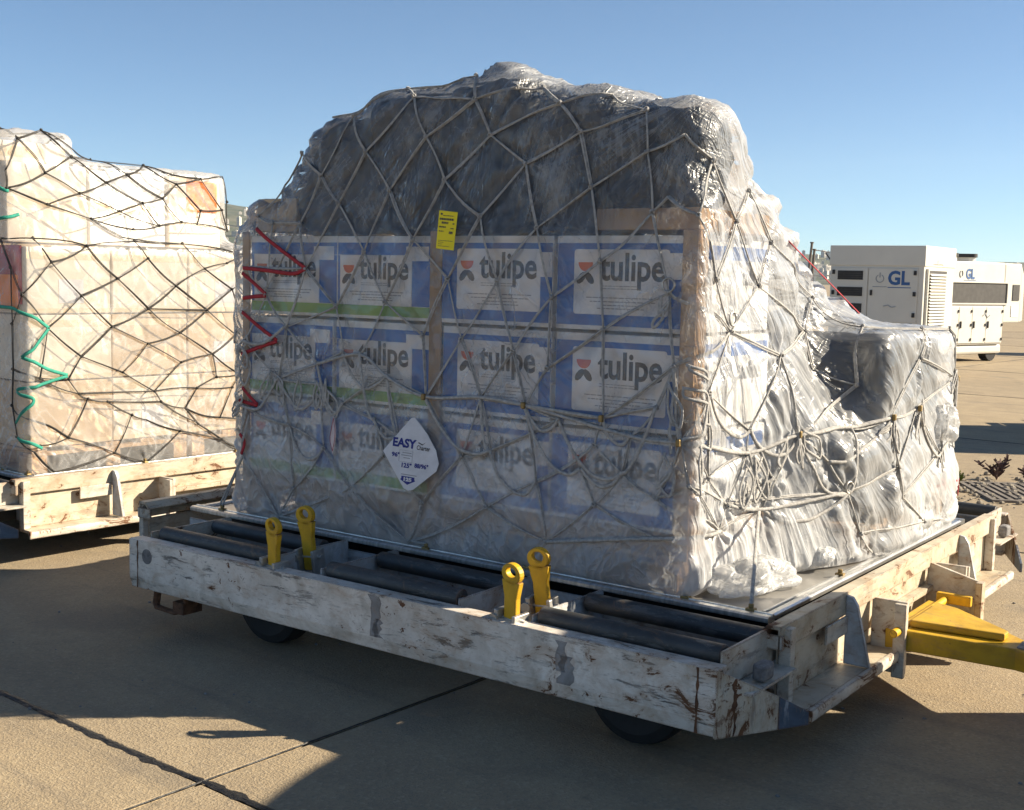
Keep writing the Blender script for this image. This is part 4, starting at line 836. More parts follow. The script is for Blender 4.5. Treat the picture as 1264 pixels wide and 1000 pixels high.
#--SHELLS-END
#--NETDATA
NET = {"NM":{"A1":[-1.875,0.157,2.476],"A2":[-1.777,0.091,2.431],"A3":[-1.505,0.172,2.504],"A4":[-1.442,0.092,2.406],"A5":[-2.153,0.112,2.371],"A6":[-1.694,0.076,2.261],"A7":[-1.355,0.089,2.254],"A8":[-2.041,0.074,2.213],"A9":[-2.466,0.102,2.219],"A10":[-2.321,0.077,2.116],"A11":[-1.887,0.064,2.037],"A12":[-1.586,0.075,2.075],"A13":[-2.195,0.063,1.984],"A14":[-1.376,0.056,1.916],"A15":[-1.731,0.042,1.823],"A16":[-2.016,0.042,1.769],"A17":[-2.433,0.054,1.895],"A18":[-2.618,0.056,1.896],"A19":[-1.533,0.042,1.657],"A20":[-2.383,0.042,1.688],"A21":[-2.644,0.042,1.592],"B4":[-1.162,0.176,2.432],"B5":[-1.011,0.089,2.356],"B6":[-0.905,0.081,2.243],"B7":[-1.165,0.08,2.129],"B8":[-0.837,0.065,2.025],"B9":[-0.594,0.07,2.154],"B10":[-0.619,0.095,2.305],"B11":[-1.08,0.046,1.867],"B13":[-0.555,0.053,1.924],"B14":[-0.773,0.042,1.739],"B15":[-1.271,0.042,1.655],"B16":[-0.384,0.162,2.122],"B17":[-0.378,0.069,1.914],"B18":[-0.354,0.316,1.901],"B19":[-0.379,0.466,2.025],"B20":[-0.347,0.15,1.677],"B21":[-0.347,0.628,1.833],"B22":[-0.344,0.52,1.657],"B23":[-0.495,0.063,1.981],"B24":[-0.451,0.08,2.211],"C1":[-2.65,0.042,1.559],"C2":[-2.186,0.042,1.516],"C3":[-1.887,0.042,1.547],"C5":[-1.666,0.042,1.41],"C6":[-1.453,0.042,1.405],"C8":[-2.511,0.042,1.413],"C9":[-2.299,0.042,1.249],"C10":[-2.141,0.042,1.31],"C11":[-2.03,0.042,1.309],"C12":[-1.872,0.042,1.219],"C13":[-1.645,0.042,1.144],"C14":[-2.279,0.042,1.155],"C15":[-2.139,0.042,1.075],"C16":[-1.943,0.042,1.021],"C17":[-1.344,0.042,1.165],"C18":[-1.801,0.042,0.96],"C19":[-2.565,0.042,1.163],"C20":[-2.261,0.042,0.858],"C21":[-1.882,0.042,0.864],"C22":[-2.091,0.042,0.688],"C23":[-1.442,0.042,0.903],"C24":[-1.304,0.042,0.702],"C25":[-1.66,0.042,0.675],"C26":[-1.729,0.042,0.49],"C27":[-2.459,0.042,0.644],"C28":[-2.564,0.042,0.489],"C29":[-2.487,0.042,0.943],"D2":[-0.998,0.042,1.593],"D3":[-0.75,0.042,1.473],"D5":[-1.18,0.042,1.368],"D6":[-1.009,0.042,1.308],"D8":[-1.113,0.042,1.149],"D9":[-0.738,0.042,1.127],"D10":[-0.465,0.042,1.623],"D11":[-0.434,0.042,1.35],"D12":[-0.501,0.042,1.188],"D13":[-0.395,0.042,1.064],"D14":[-0.614,0.042,1.068],"D15":[-0.775,0.042,1.017],"D16":[-0.833,0.042,0.917],"D17":[-1.051,0.042,0.839],"D18":[-0.767,0.042,0.781],"D20":[-0.996,0.042,0.597],"D22":[-0.645,0.042,0.919],"D23":[-0.492,0.042,0.683],"D24":[-0.345,0.257,0.699],"D25":[-0.491,0.042,0.841],"D26":[-0.947,0.042,1.103],"D27":[-1.287,0.042,0.943],"E2":[-0.344,0.285,1.477],"E5":[-0.404,1.22,1.604],"E6":[-0.377,1.09,1.457],"E8":[-0.22,1.401,1.465],"E9":[-0.172,1.234,1.224],"E10":[-0.316,0.429,1.083],"E11":[-0.347,0.122,1.25],"E12":[-0.226,0.704,1.05],"E13":[-0.059,1.339,1.084],"E14":[-0.15,1.084,1.04],"E15":[-0.317,0.424,0.992],"E16":[-0.341,0.308,0.795],"E17":[-0.289,0.524,0.755],"E18":[-0.107,0.986,0.787],"E19":[-0.074,1.079,0.597],"E20":[-0.061,1.72,1.332],"E21":[-0.097,1.858,1.451],"E22":[-0.066,2.287,1.206],"E23":[-0.097,2.261,1.45],"E24":[-0.054,1.679,1.099],"E25":[-0.03,1.388,0.855],"E26":[-0.056,1.184,0.5],"E27":[-0.012,1.748,0.559],"E29":[-0.065,2.272,1.413],"E30":[-0.066,2.286,1.24],"E31":[-0.065,2.286,0.924],"E32":[-0.03,1.987,0.858],"F1":[-2.727,0.066,1.931],"F2":[-2.769,0.042,1.689],"F3":[-2.798,0.042,1.334],"F4":[-2.811,0.042,1.014],"F5":[-2.823,0.042,0.772],"F6":[-0.064,2.283,1.069],"F7":[-0.017,2.263,0.621],"F8":[-0.056,2.082,1.085],"F9":[-1.243,0.111,2.437],"F10":[-0.814,0.145,2.381],"F11":[-2.298,0.121,2.372],"F12":[-2.592,0.112,2.076],"F13":[-1.514,0.177,2.506],"F14":[-0.012,1.41,0.725],"F15":[-0.012,2.042,0.527],"F16":[-0.347,0.145,0.921],"F17":[-0.363,0.046,0.9],"F18":[-0.267,0.565,0.879],"F19":[-0.323,1.069,1.298],"F20":[-0.308,0.684,1.368],"F21":[-0.156,0.884,0.923]},"NL":{"L1":[-0.341,0.163,2.406],"L2":[-0.28,0.294,2.218],"L3":[-0.31,0.481,2.323],"L4":[-0.29,0.059,2.217],"L5":[-0.264,0.507,2.11],"L6":[-0.262,0.296,2.032],"L7":[-0.274,0.692,2.188],"L8":[-0.256,0.936,2.076],"L9":[-0.234,0.755,2.014],"L10":[-0.213,0.549,1.957],"L11":[-0.287,0.063,2.116],"L12":[-0.279,1.204,2.216],"L13":[-0.266,1.09,2.115],"L14":[-0.309,0.984,2.306],"L15":[-0.282,1.395,2.264],"L16":[-0.266,1.382,2.055],"L17":[-0.281,1.563,2.07],"L18":[-0.233,1.329,1.956],"L19":[-0.201,1.019,1.934],"L20":[-0.173,0.813,1.902],"L21":[-0.227,1.205,1.967],"L22":[-0.298,1.611,1.939],"L23":[-0.116,0.12,1.817],"L24":[-0.076,0.433,1.793],"L25":[-0.072,0.202,1.697],"L26":[-0.093,0.046,1.509],"L27":[-0.072,0.391,1.504],"L28":[-0.072,0.636,1.607],"L29":[-0.072,0.847,1.734],"L30":[-0.104,0.778,1.826],"L31":[-0.072,1.052,1.566],"L32":[-0.072,1.269,1.679],"L33":[-0.102,1.124,1.822],"L34":[-0.072,0.849,1.425],"L35":[-0.072,0.593,1.319],"L36":[-0.072,1.289,1.412],"L37":[-0.072,1.487,1.548],"L38":[-0.072,1.08,1.271],"L39":[-0.072,1.516,1.249],"L40":[-0.072,0.173,1.317],"L41":[-0.072,0.385,1.145],"L42":[-0.072,0.841,1.209],"L43":[-0.072,1.329,1.126],"L44":[-0.072,1.442,1.717],"L45":[-0.379,0.332,2.463],"L46":[-0.363,0.649,2.314],"L47":[-0.281,0.842,2.249],"L48":[-0.44,0.126,2.457],"L49":[-0.072,1.085,1.083],"L50":[-0.306,1.587,2.287],"L51":[-0.296,1.609,2.129],"L52":[-0.072,1.586,1.613],"L53":[-0.072,1.573,1.344],"L54":[-0.072,1.587,1.773],"L55":[-0.314,0.041,1.829],"L56":[-0.126,0.708,1.848],"M2":[-0.072,0.662,1.038],"M4":[-0.072,0.365,0.924],"M5":[-0.072,0.885,0.909],"M6":[-0.072,1.358,0.976],"M7":[-0.072,1.205,0.912],"M8":[-0.072,0.423,0.891],"M9":[-0.072,0.553,0.865],"M10":[-0.072,0.721,0.772],"M11":[-0.072,0.932,0.84],"M12":[-0.072,1.113,0.787],"M13":[-0.072,1.181,0.698],"M14":[-0.072,0.292,0.668],"M15":[-0.072,0.599,0.548],"M16":[-0.072,0.824,0.734],"M17":[-0.072,1.075,0.642],"M18":[-0.072,0.826,0.468],"M19":[-0.072,0.205,0.469],"M20":[-0.072,1.212,0.677],"M21":[-0.072,1.544,0.494],"M22":[-0.072,1.485,0.9],"M23":[-0.072,1.386,0.707],"M24":[-0.191,0.042,1.077],"M25":[-0.161,0.042,0.686],"M26":[-0.072,0.079,0.602],"M27":[-0.072,0.111,0.637],"M28":[-0.072,1.398,0.56],"M29":[-0.072,0.298,1.014],"M30":[-0.072,0.119,1.028],"M31":[-0.072,1.558,0.982],"M32":[-0.072,1.538,0.684],"M33":[-0.19,0.042,1.338],"M34":[-0.194,0.042,1.662],"M35":[-0.209,0.042,0.866]},"CM_":[["A3","F13"],["A3","A4"],["A1","A2","A6","A12","A14","B15","D5"],["A4","A7","B7","B11"],["A5","A8","A11","A15","A19","C6"],["A9","A10","A13","A16","C3","C5","C13"],["A1","A3"],["F11","A1"],["A1","A5","A10","A17","A21"],["A2","A8","A13","A20"],["F9","A4"],["A2","A4"],["A4","A6","A11","A16","C2"],["B5","A7","A12","A15","C3"],["B4","B5"],["A7","B7"],["B10","B6","B7","A14","A19","C5"],["B5","B6","B8","B14","D3","D9"],["B4","F9"],["B10","F10","B5"],["B9","B8","B11","B15","C6"],["B7","B11","D2","D6"],["B13","B14","D2","D5","D8"],["B10","B9","B13","D10"],["B9","B24","B16","B17","B20"],["B13","B23","B17"],["B16","B18","B22","E6"],["B19","B18","B20","E2"],["B19","B21","E5"],["B21","B22","E2"],["B20","E2"],["A9","F12","F1"],["A17","A18","F1"],["A18","A21"],["A17","A20","C2"],["A20","F2"],["A21","C1","C8","C9"],["C2","C10"],["C2","C8"],["C3","C11"],["C1","F3"],["C8","C19","C14"],["F3","C19"],["C9","C10","C11","C12","C13","C17","D8","D9"],["C9","C14","C15","C12"],["C9","C19"],["C14","C20","C22"],["C20","C27","C28"],["C22","C28"],["C22","C21"],["C15","C16","C18"],["C16","C21","C25"],["C12","C18"],["C13","C23"],["C25","C26"],["C22","C26"],["C23","C25"],["C23","C24"],["C24","C26"],["F4","C29","C20"],["C19","C29","C27"],["F4","F5","C28"],["C6","C13"],["C6","C17"],["D5","C17"],["D5","D8"],["D6","D8"],["D3","D6"],["D3","D10"],["C17","D27","C23"],["C17","C23"],["D8","D17"],["D8","D26","D16","D18"],["D9","D12"],["D9","D11"],["D8","D14","D13"],["D9","D15","D17","C24"],["D15","D22","D25","D24"],["D17","D20"],["C24","D20"],["D18","D20"],["D18","D23"],["D22","D18"],["D20","D23","D24"],["D20","D24"],["D12","D14"],["D12","D11"],["D14","D22"],["D27","D26"],["D13","D25"],["D10","D11","D13"],["D10","E2"],["D11","E2"],["E2","E11","E10"],["E11","D13"],["E2","F20","E12"],["E5","E6","F20","E10"],["B22","E6","F19","E9"],["B21","E5"],["E5","E8"],["E8","E9","E12","E15"],["E9","E12"],["E12","E13"],["D13","E15","E12","E14","E13"],["E10","E15","E16"],["E12","E17"],["E12","F21","E18"],["E18","E25","E13"],["E18","E19"],["E16","D24"],["E17","D24"],["E18","E16"],["E13","E14"],["E8","E21","E20","E13"],["E20","E22"],["E22","E23"],["E21","E23"],["E23","E29","E30","F6"],["E22","E24","E32"],["E24","E13"],["E24","E25","F14","E27"],["E19","E27"],["E19","E26"],["E27","F15"],["E30","E22"],["F6","E31","F7"],["E32","E31"],["E32","F14"],["F16","E16"],["D11","F17","D24"],["F17","E16"],["F16","D13"],["E15","F16","D25"],["E10","F18","E17"],["E11","F16"],["F18","E16"]],"CL_":[["L48","L1","L2","L5","L9"],["L48","L1"],["L1","L4","L11"],["L1","L45","L3","L2","L11"],["L3","L7","L8"],["L3","L46","L47","L13"],["L45","L46","L14"],["L5","L7","L47","L14"],["L5","L6","L11"],["L5","L9","L19"],["L6","L10","L20"],["L10","L9","L8","L13","L12","L15"],["L14","L12","L16","L18"],["L15","L17"],["L16","L17","L22"],["L14","L15","L50","L51"],["L51","L22"],["L13","L21","L22"],["L8","L19","L21"],["L11","L6","L10","L56","L33"],["L20","L19"],["L23","L25","L27"],["L24","L25","L26"],["L24","L28","L34","L38"],["L55","L23","L24","L30","L33","L54"],["L25","L27","L35","L42"],["L27","L28","L29","L30"],["L30","L29","L31","L36","L39"],["L33","L32","L37","L53"],["L34","L31","L32","L44"],["L35","L34"],["L34","L36","L37"],["L37","L52"],["L44","L54"],["L38","L36"],["L38","L42"],["L38","L43","M6"],["L26","L40","L41"],["L27","L40"],["L35","L41","M29"],["L42","L49","M5"],["L41","M2","M5"],["L42","M2"],["L39","L43","L49"],["L43","M31"],["M29","M4"],["M30","M4","M8","M9","M11","M12","M23","M32"],["M4","M5","M7","M22"],["M6","M7"],["M6","M31"],["M22","M31"],["M8","M14","M27"],["M9","M10","M15","M19"],["M10","M16","M17","M28","M21"],["M14","M15","M18"],["M17","M18"],["M5","M11","M13","M20","M28"],["M12","M20"],["M22","M23"],["M12","M7"],["L26","M33","M24","M30"],["L40","M30"],["M24","M35","M25","M26","M19"],["M25","M27"],["M34","L26"],["M34","L55"],["M33","M34"],["M35","M14"],["M30","M29"]],"ST":{"red":[[[-2.715,0.047,1.868],[-2.545,0.042,1.776],[-2.378,0.042,1.69]],[[-2.378,0.042,1.687],[-2.458,0.042,1.663],[-2.628,0.042,1.675],[-2.804,0.042,1.685]],[[-2.809,0.042,1.661],[-2.723,0.042,1.612],[-2.644,0.042,1.563]],[[-2.644,0.042,1.555],[-2.723,0.042,1.549],[-2.804,0.042,1.539]],[[-2.81,0.042,1.472],[-2.684,0.042,1.402],[-2.566,0.042,1.345]],[[-2.566,0.042,1.341],[-2.684,0.042,1.308],[-2.816,0.042,1.266]],[[-2.81,0.042,1.103],[-2.752,0.042,1.059],[-2.701,0.042,1.027]],[[-2.701,0.042,1.023],[-2.77,0.042,1.03],[-2.834,0.042,1.041]],[[-2.817,0.042,0.772],[-2.793,0.042,0.835],[-2.828,0.042,0.872]]],"rred":[[[-0.347,0.823,1.823],[-0.419,1.068,1.797],[-0.438,1.251,1.728],[-0.428,1.422,1.637],[-0.453,1.956,1.511]]],"pink":[[[-0.012,1.88,0.71],[-0.012,2.073,0.705],[-0.019,2.271,0.697]],[[-0.019,2.271,0.697],[-0.017,2.263,0.613]],[[-0.012,1.937,0.742],[-0.012,2.075,0.697],[-0.012,1.988,0.676]]],"green":[[[-0.331,0.041,1.435],[-0.123,0.042,1.419],[-0.072,0.175,1.317]],[[-0.072,0.175,1.317],[-0.072,0.103,1.23],[-0.095,0.045,1.151]],[[-0.095,0.045,1.151],[-0.072,0.156,1.083],[-0.072,0.288,1.039]],[[-0.072,0.288,1.034],[-0.072,0.129,0.995],[-0.142,0.042,0.957]],[[-0.142,0.042,0.952],[-0.072,0.077,0.904],[-0.103,0.043,0.828],[-0.158,0.042,0.767]],[[-0.143,0.042,0.683],[-0.073,0.072,0.65],[-0.072,0.121,0.621]],[[-0.311,0.042,1.94],[-0.285,0.068,1.95],[-0.277,0.123,1.967]],[[-0.308,0.045,2.116],[-0.285,0.066,2.098]]]},"TAG":{"yellow":[-1.53,0.044,1.859],"diamond":[-1.691,0.042,0.881],"pink":[-2.147,0.042,0.928],"puff":[-0.05,2.077,0.997],"skirt1":[-0.246,0.629,0.569]},"LTAG":{"orange":[-0.28,1.465,2.201],"orange2":[-0.269,0.041,1.592],"white1":[-0.072,1.18,1.505],"white2":[-0.072,1.165,1.116]}}
#--NETEND
# ------------------------------------------------------------------ nets
def smooth_path(pts, k=6):
    P = [Vector(p) for p in pts]
    if len(P) == 2: return [P[0].lerp(P[1], i/k) for i in range(k+1)]
    Q = [P[0]*2-P[1]]+P+[P[-1]*2-P[-2]]; out = []
    for i in range(1, len(Q)-2):
        for j in range(k):
            t = j/k; a, b, c, d = Q[i-1], Q[i], Q[i+1], Q[i+2]
            out.append(.5*((2*b)+(c-a)*t+(2*a-5*b+4*c-d)*t*t+(3*b-a-3*c+d)*t**3))
    out.append(P[-1]); return out
def drape(bv, path, off, nsm=2):
    out = []; nors = []
    for p in path:
        q, n, i, d = bv.find_nearest(p)
        if n.z < -.3: n = -n
        out.append(q+n*off); nors.append(n)
    for _ in range(nsm):
        out = [out[0]]+[(out[i-1]+out[i+1])*.25+out[i]*.5 for i in range(1, len(out)-1)]+[out[-1]]
    return out, nors
def build_net(nodes, chains, bv, mat, kmat, label, loc, rz, w, seed, P, camloc, group):
    rr = random.Random(seed)
    t = thing('cargo_net', label, 'cargo net', loc, rz, group)
    cords = MB(); loops = MB(); pts_all = []
    deg = {}
    for c in chains:
        for a in c: deg[a] = deg.get(a, 0)+1
    done = set()
    for c in chains:
        for a, b in zip(c[:-1], c[1:]):
            if (a, b) in done: continue
            done.add((a, b)); done.add((b, a))
            pa, pb = Vector(nodes[a]), Vector(nodes[b]); L = (pb-pa).length
            n = max(4, int(L/.035)); sag = rr.uniform(-.012, .004) if L < .5 else 0
            side = (pb-pa).cross(Vector((.5, -.8, .1))).normalized()*rr.uniform(-.010, .010)
            path = [pa.lerp(pb, i/n)+Vector((0, 0, 1))*sag*math.sin(math.pi*i/n)+side*math.sin(math.pi*i/n) for i in range(n+1)]
            dr, nr_ = drape(bv, path, .013); pts_all += dr
            cc = MB(); ww = w*rr.uniform(.85, 1.12)
            # two laid strands of flat webbing that cross over each other
            ph = rr.uniform(0, 6)
            for sgn in (1, -1):
                q = []
                for i, p in enumerate(dr):
                    d = (dr[min(i+1, n)]-dr[max(i-1, 0)]); sd = d.cross(nr_[i]); sd = sd.normalized() if sd.length > 1e-9 else Vector((0, 0, 1))
                    a_ = ph+i*.30
                    q.append(p+sd*(ww*.42*sgn*math.cos(a_*.45))+nr_[i]*(.0022*sgn))
                cc.tube(q, ww*.50, ww*.30, 6, nr_)
            cords.add(cc.v, cc.f)
            if rr.random() < .0: pass
    tag(cords.build('netting', mat, t, smooth=True))
    kn = MB()
    for k, p in nodes.items():
        if deg.get(k, 0) < 1: continue
        q, n, i, d = bv.find_nearest(Vector(p)); c = q+n*.017; pts_all.append(c)
        b = MB(); r = w*rr.uniform(1.0, 1.35)
        for _ in range(3):
            d1 = Vector((rr.uniform(-1, 1), rr.uniform(-1, 1), rr.uniform(-1, 1))).normalized(); d2 = d1.orthogonal().normalized(); d3 = d1.cross(d2)
            pth = [c+(d2*math.cos(a)+d3*math.sin(a))*r*.9+d1*rr.uniform(-.002, .002) for a in np.linspace(0, 2*math.pi, 9)]
            b.tube(pth, w*.38, w*.34, 5)
        if deg[k] > 1: kn.add(b.v, b.f)
    tag(kn.build('knots', kmat, t, smooth=True), kind='stuff')
    # hidden sides: plain diamond lattice on the same skin
    n = P.shape[0]; st = 18; Mi = xf(loc, rz).inverted(); cl = Mi@camloc
    lat = MB(); nm = grid_normals(P)
    for i in range(6, n-1, st):
        for j in range(6, n-1, st):
            for di, dj in ((st, st//2), (st, -(st//2)-1)):
                if not (0 <= i+di < n and 0 <= j+dj < n): continue
                seg = [(int(round(i+di*q/6)), int(round(j+dj*q/6))) for q in range(7)]
                vis = False; pth = []
                for a, b in seg:
                    p = Vector(P[a, b]); nn_ = Vector(nm[a, b])
                    if nn_.dot(cl-p) > -.12: vis = True; break
                    pth.append(p+nn_*.01)
                if not vis and len(pth) == 7 and (pth[0]-pth[-1]).length < .8: lat.tube(pth, w*.8, w*.4, 5)
    if lat.v: tag(lat.build('rear_netting', mat, t, smooth=True))
    return t, pts_all
CAMW = Vector((1.7808, -4.0622, 1.6745))
def rope(parent, pts, w, mat, name, bv=None, off=.014, k=6, flat=None):
    p = smooth_path(pts, k); nr_ = None
    if bv: p, nr_ = drape(bv, p, off, 1)
    return MB().tube(p, w, flat or w, 8, nr_).build(name, mat, parent, smooth=True)
bvM, fM = bvh_of(SH); bvL, fL = bvh_of(LS)
netpts = {}
if NET:
    netM, netpts['m'] = build_net(NET['NM'], NET['CM_'], bvM, M['net'], M['net'], 'grey diamond cargo net of knotted webbing over the tall plastic covered load', (0, 0, 0), 0, .0084, 3, SH, CAMW, 'cargo nets')
    netL, netpts['l'] = build_net(NET['NL'], NET['CL_'], bvL, M['netdark'], M['netdark'], 'dark diamond cargo net over the cream carton load at left', LO, LR, .0072, 5, LS, CAMW, 'cargo nets')
    N_ = {k: Vector(v) for k, v in NET['NM'].items()}
    # tension ropes
    for seq in (['D20', 'D23', 'D24'], ['C9', 'C11', 'C12', 'C13', 'C17', 'D8', 'D9'], ['D13', 'E15', 'E12', 'E14', 'E13'], ['C17', 'D8', 'D14', 'D13'], ['E18', 'E17', 'E16']):
        rope(netM, [N_[s] for s in seq], .0075, M['net'], 'tension_rope', bvM, .020)
    # ties from the net down to the pallet
    for a, e in (('D24', (-.36, .05, .49)), ('D24', (-.37, .05, .49)), ('E17', (-.09, .05, .49)), ('D20', (-1.10, .045, .49)), ('D20', (-1.13, .045, .49)), ('C26', (-1.64, .04, .49)), ('C26', (-1.66, .04, .49)), ('C28', (-2.35, .04, .49)), ('F5', (-2.98, .04, .49)), ('F5', (-3.0, .04, .49)), ('F15', (-.04, 1.5, .49)), ('F7', (-.05, 2.2, .49))):
        p = N_[a]; q = Vector(e); n_ = (CAMW-p).normalized()
        rope(netM, [p+n_*.02, p.lerp(q, .5)+n_*.012, q], .009, M['net'], 'tie_strap', None, k=8, flat=.005)
    # slack bights hanging from the tension rope
    rr = random.Random(11)
    bights = [('C9', 'C15', .10), ('C14', 'C15', .09), ('C10', 'C12', .10), ('C19', 'C14', .12), ('C11', 'C16', .07), ('C12', 'C18', .06), ('C16', 'C18', .05), ('C13', 'D27', .09), ('D8', 'D26', .07), ('D8', 'D16', .10), ('D26', 'D22', .11), ('D9', 'D14', .06), ('C17', 'D27', .08), ('D27', 'D17', .10), ('D16', 'D22', .06), ('D12', 'D22', .05), ('D11', 'D13', .06), ('E11', 'E10', .08), ('E15', 'F18', .06), ('E12', 'E18', .10), ('E13', 'E25', .07), ('E24', 'E32', .08), ('E22', 'E31', .08), ('F8', 'E32', .07), ('E14', 'E18', .07), ('E10', 'E12', .09), ('A20', 'C8', .02), ('F2', 'C1', .03), ('F3', 'C8', .04), ('C29', 'C20', .10), ('F4', 'C19', .07), ('E30', 'F6', .04), ('D13', 'E11', .05), ('E25', 'F14', .05), ('E13', 'F21', .06), ('E17', 'E18', .09)]
    for a, b, s in bights:
        pa, pb = N_[a], N_[b]; 
        pts = [pa, pa.lerp(pb, .2)-Vector((0, 0, s*rr.uniform(.55, .8))), pa.lerp(pb, .5)-Vector((0, 0, s*rr.uniform(.9, 1.15))), pa.lerp(pb, .8)-Vector((0, 0, s*rr.uniform(.55, .8))), pb]
        rope(netM, pts, .0075, M['net'], 'slack_bight', bvM, .016+rr.uniform(0, .012), flat=.0045)
    # tangled slack bunched on the right corner and the right rear
    for c_, n_, sp in (('D11', 4, .09), ('D13', 5, .12), ('E12', 4, .10), ('E13', 5, .09), ('E22', 5, .09), ('E31', 6, .09), ('E32', 5, .10), ('C14', 4, .09), ('C19', 4, .10), ('D10', 3, .05), ('E15', 4, .12), ('E24', 4, .09), ('F3', 4, .09), ('F4', 4, .08)):
        for k in range(n_):
            p = N_[c_]+Vector((rr.gauss(0, sp*.4), rr.gauss(0, sp*.3), rr.gauss(0, sp*.5))); L_ = sp*rr.uniform(.8, 1.9); a_ = rr.uniform(-.9, .9)
            u = Vector((math.sin(a_)*.7, math.sin(a_)*.6, -math.cos(a_))); w_ = Vector((.6, .5, .2))*rr.uniform(-.5, .5)*L_
            rope(netM, [p, p+u*L_*.5+w_, p+u*L_, p+u*L_*.55-w_*.7, p+u*L_*.08+w_*.1], .0060, M['net'], 'slack_bight', bvM, .016+rr.uniform(0, .018), flat=.0035)
    # brass fittings
    for s in ('D8', 'D9', 'D13', 'E12', 'E13', 'E24', 'E22', 'C13'):
        q, n_, i, d = bvM.find_nearest(N_[s]); c = q+n_*.03
        MB().box(c.x-.009, c.x+.009, c.y-.009, c.y+.009, c.z-.014, c.z+.014).build('net_fitting', M['brass'], netM, .004)
    # steel rings
    for s, dz in (('E2', .05), ('E18', .02), ('D10', .03), ('E31', .0)):
        q, n_, i, d = bvM.find_nearest(N_[s]+Vector((0, 0, dz))); c = q+n_*.022; u = n_.orthogonal().normalized(); v = n_.cross(u)
        MB().tube([c+(u*math.cos(a)+v*math.sin(a))*.026 for a in np.linspace(0, 2*math.pi, 17)], .0045, n=6).build('net_ring', M['steel'], netM, smooth=True)
    # coloured lashings
    def lash(name, label, segs, mat, bv, w, loc=(0, 0, 0), rz=0, off=.022, free=False):
        t = thing(name, label, 'lashing', loc, rz)
        for sg in segs:
            p, nr_ = ([q_+Vector((.012, -.01, .018)) for q_ in smooth_path([sg[0], sg[-1]], 10)], None) if free else drape(bv, smooth_path(sg, 8), off, 1); o = MB().tube(p, w, .003, 6, nr_).build('strap', mat, t, smooth=True)
        return t
    lash('red_lashing', 'dark red strap zigzagging down the left corner of the tall load', NET['ST']['red'], M['redstrap'], bvM, .0095)
    lash('red_lashing', 'red strap running down the right slope of the tall load', NET['ST']['rred'], M['redstrap'], bvM, .012, free=True)
    lash('red_lashing', 'short red tie low at the right rear of the tall load', NET['ST']['pink'], M['redstrap'], bvM, .008)
    lash('green_lashing', 'green strap zigzagging down the corner of the cream carton load', NET['ST']['green'], M['greenstrap'], bvL, .010, LO, LR)

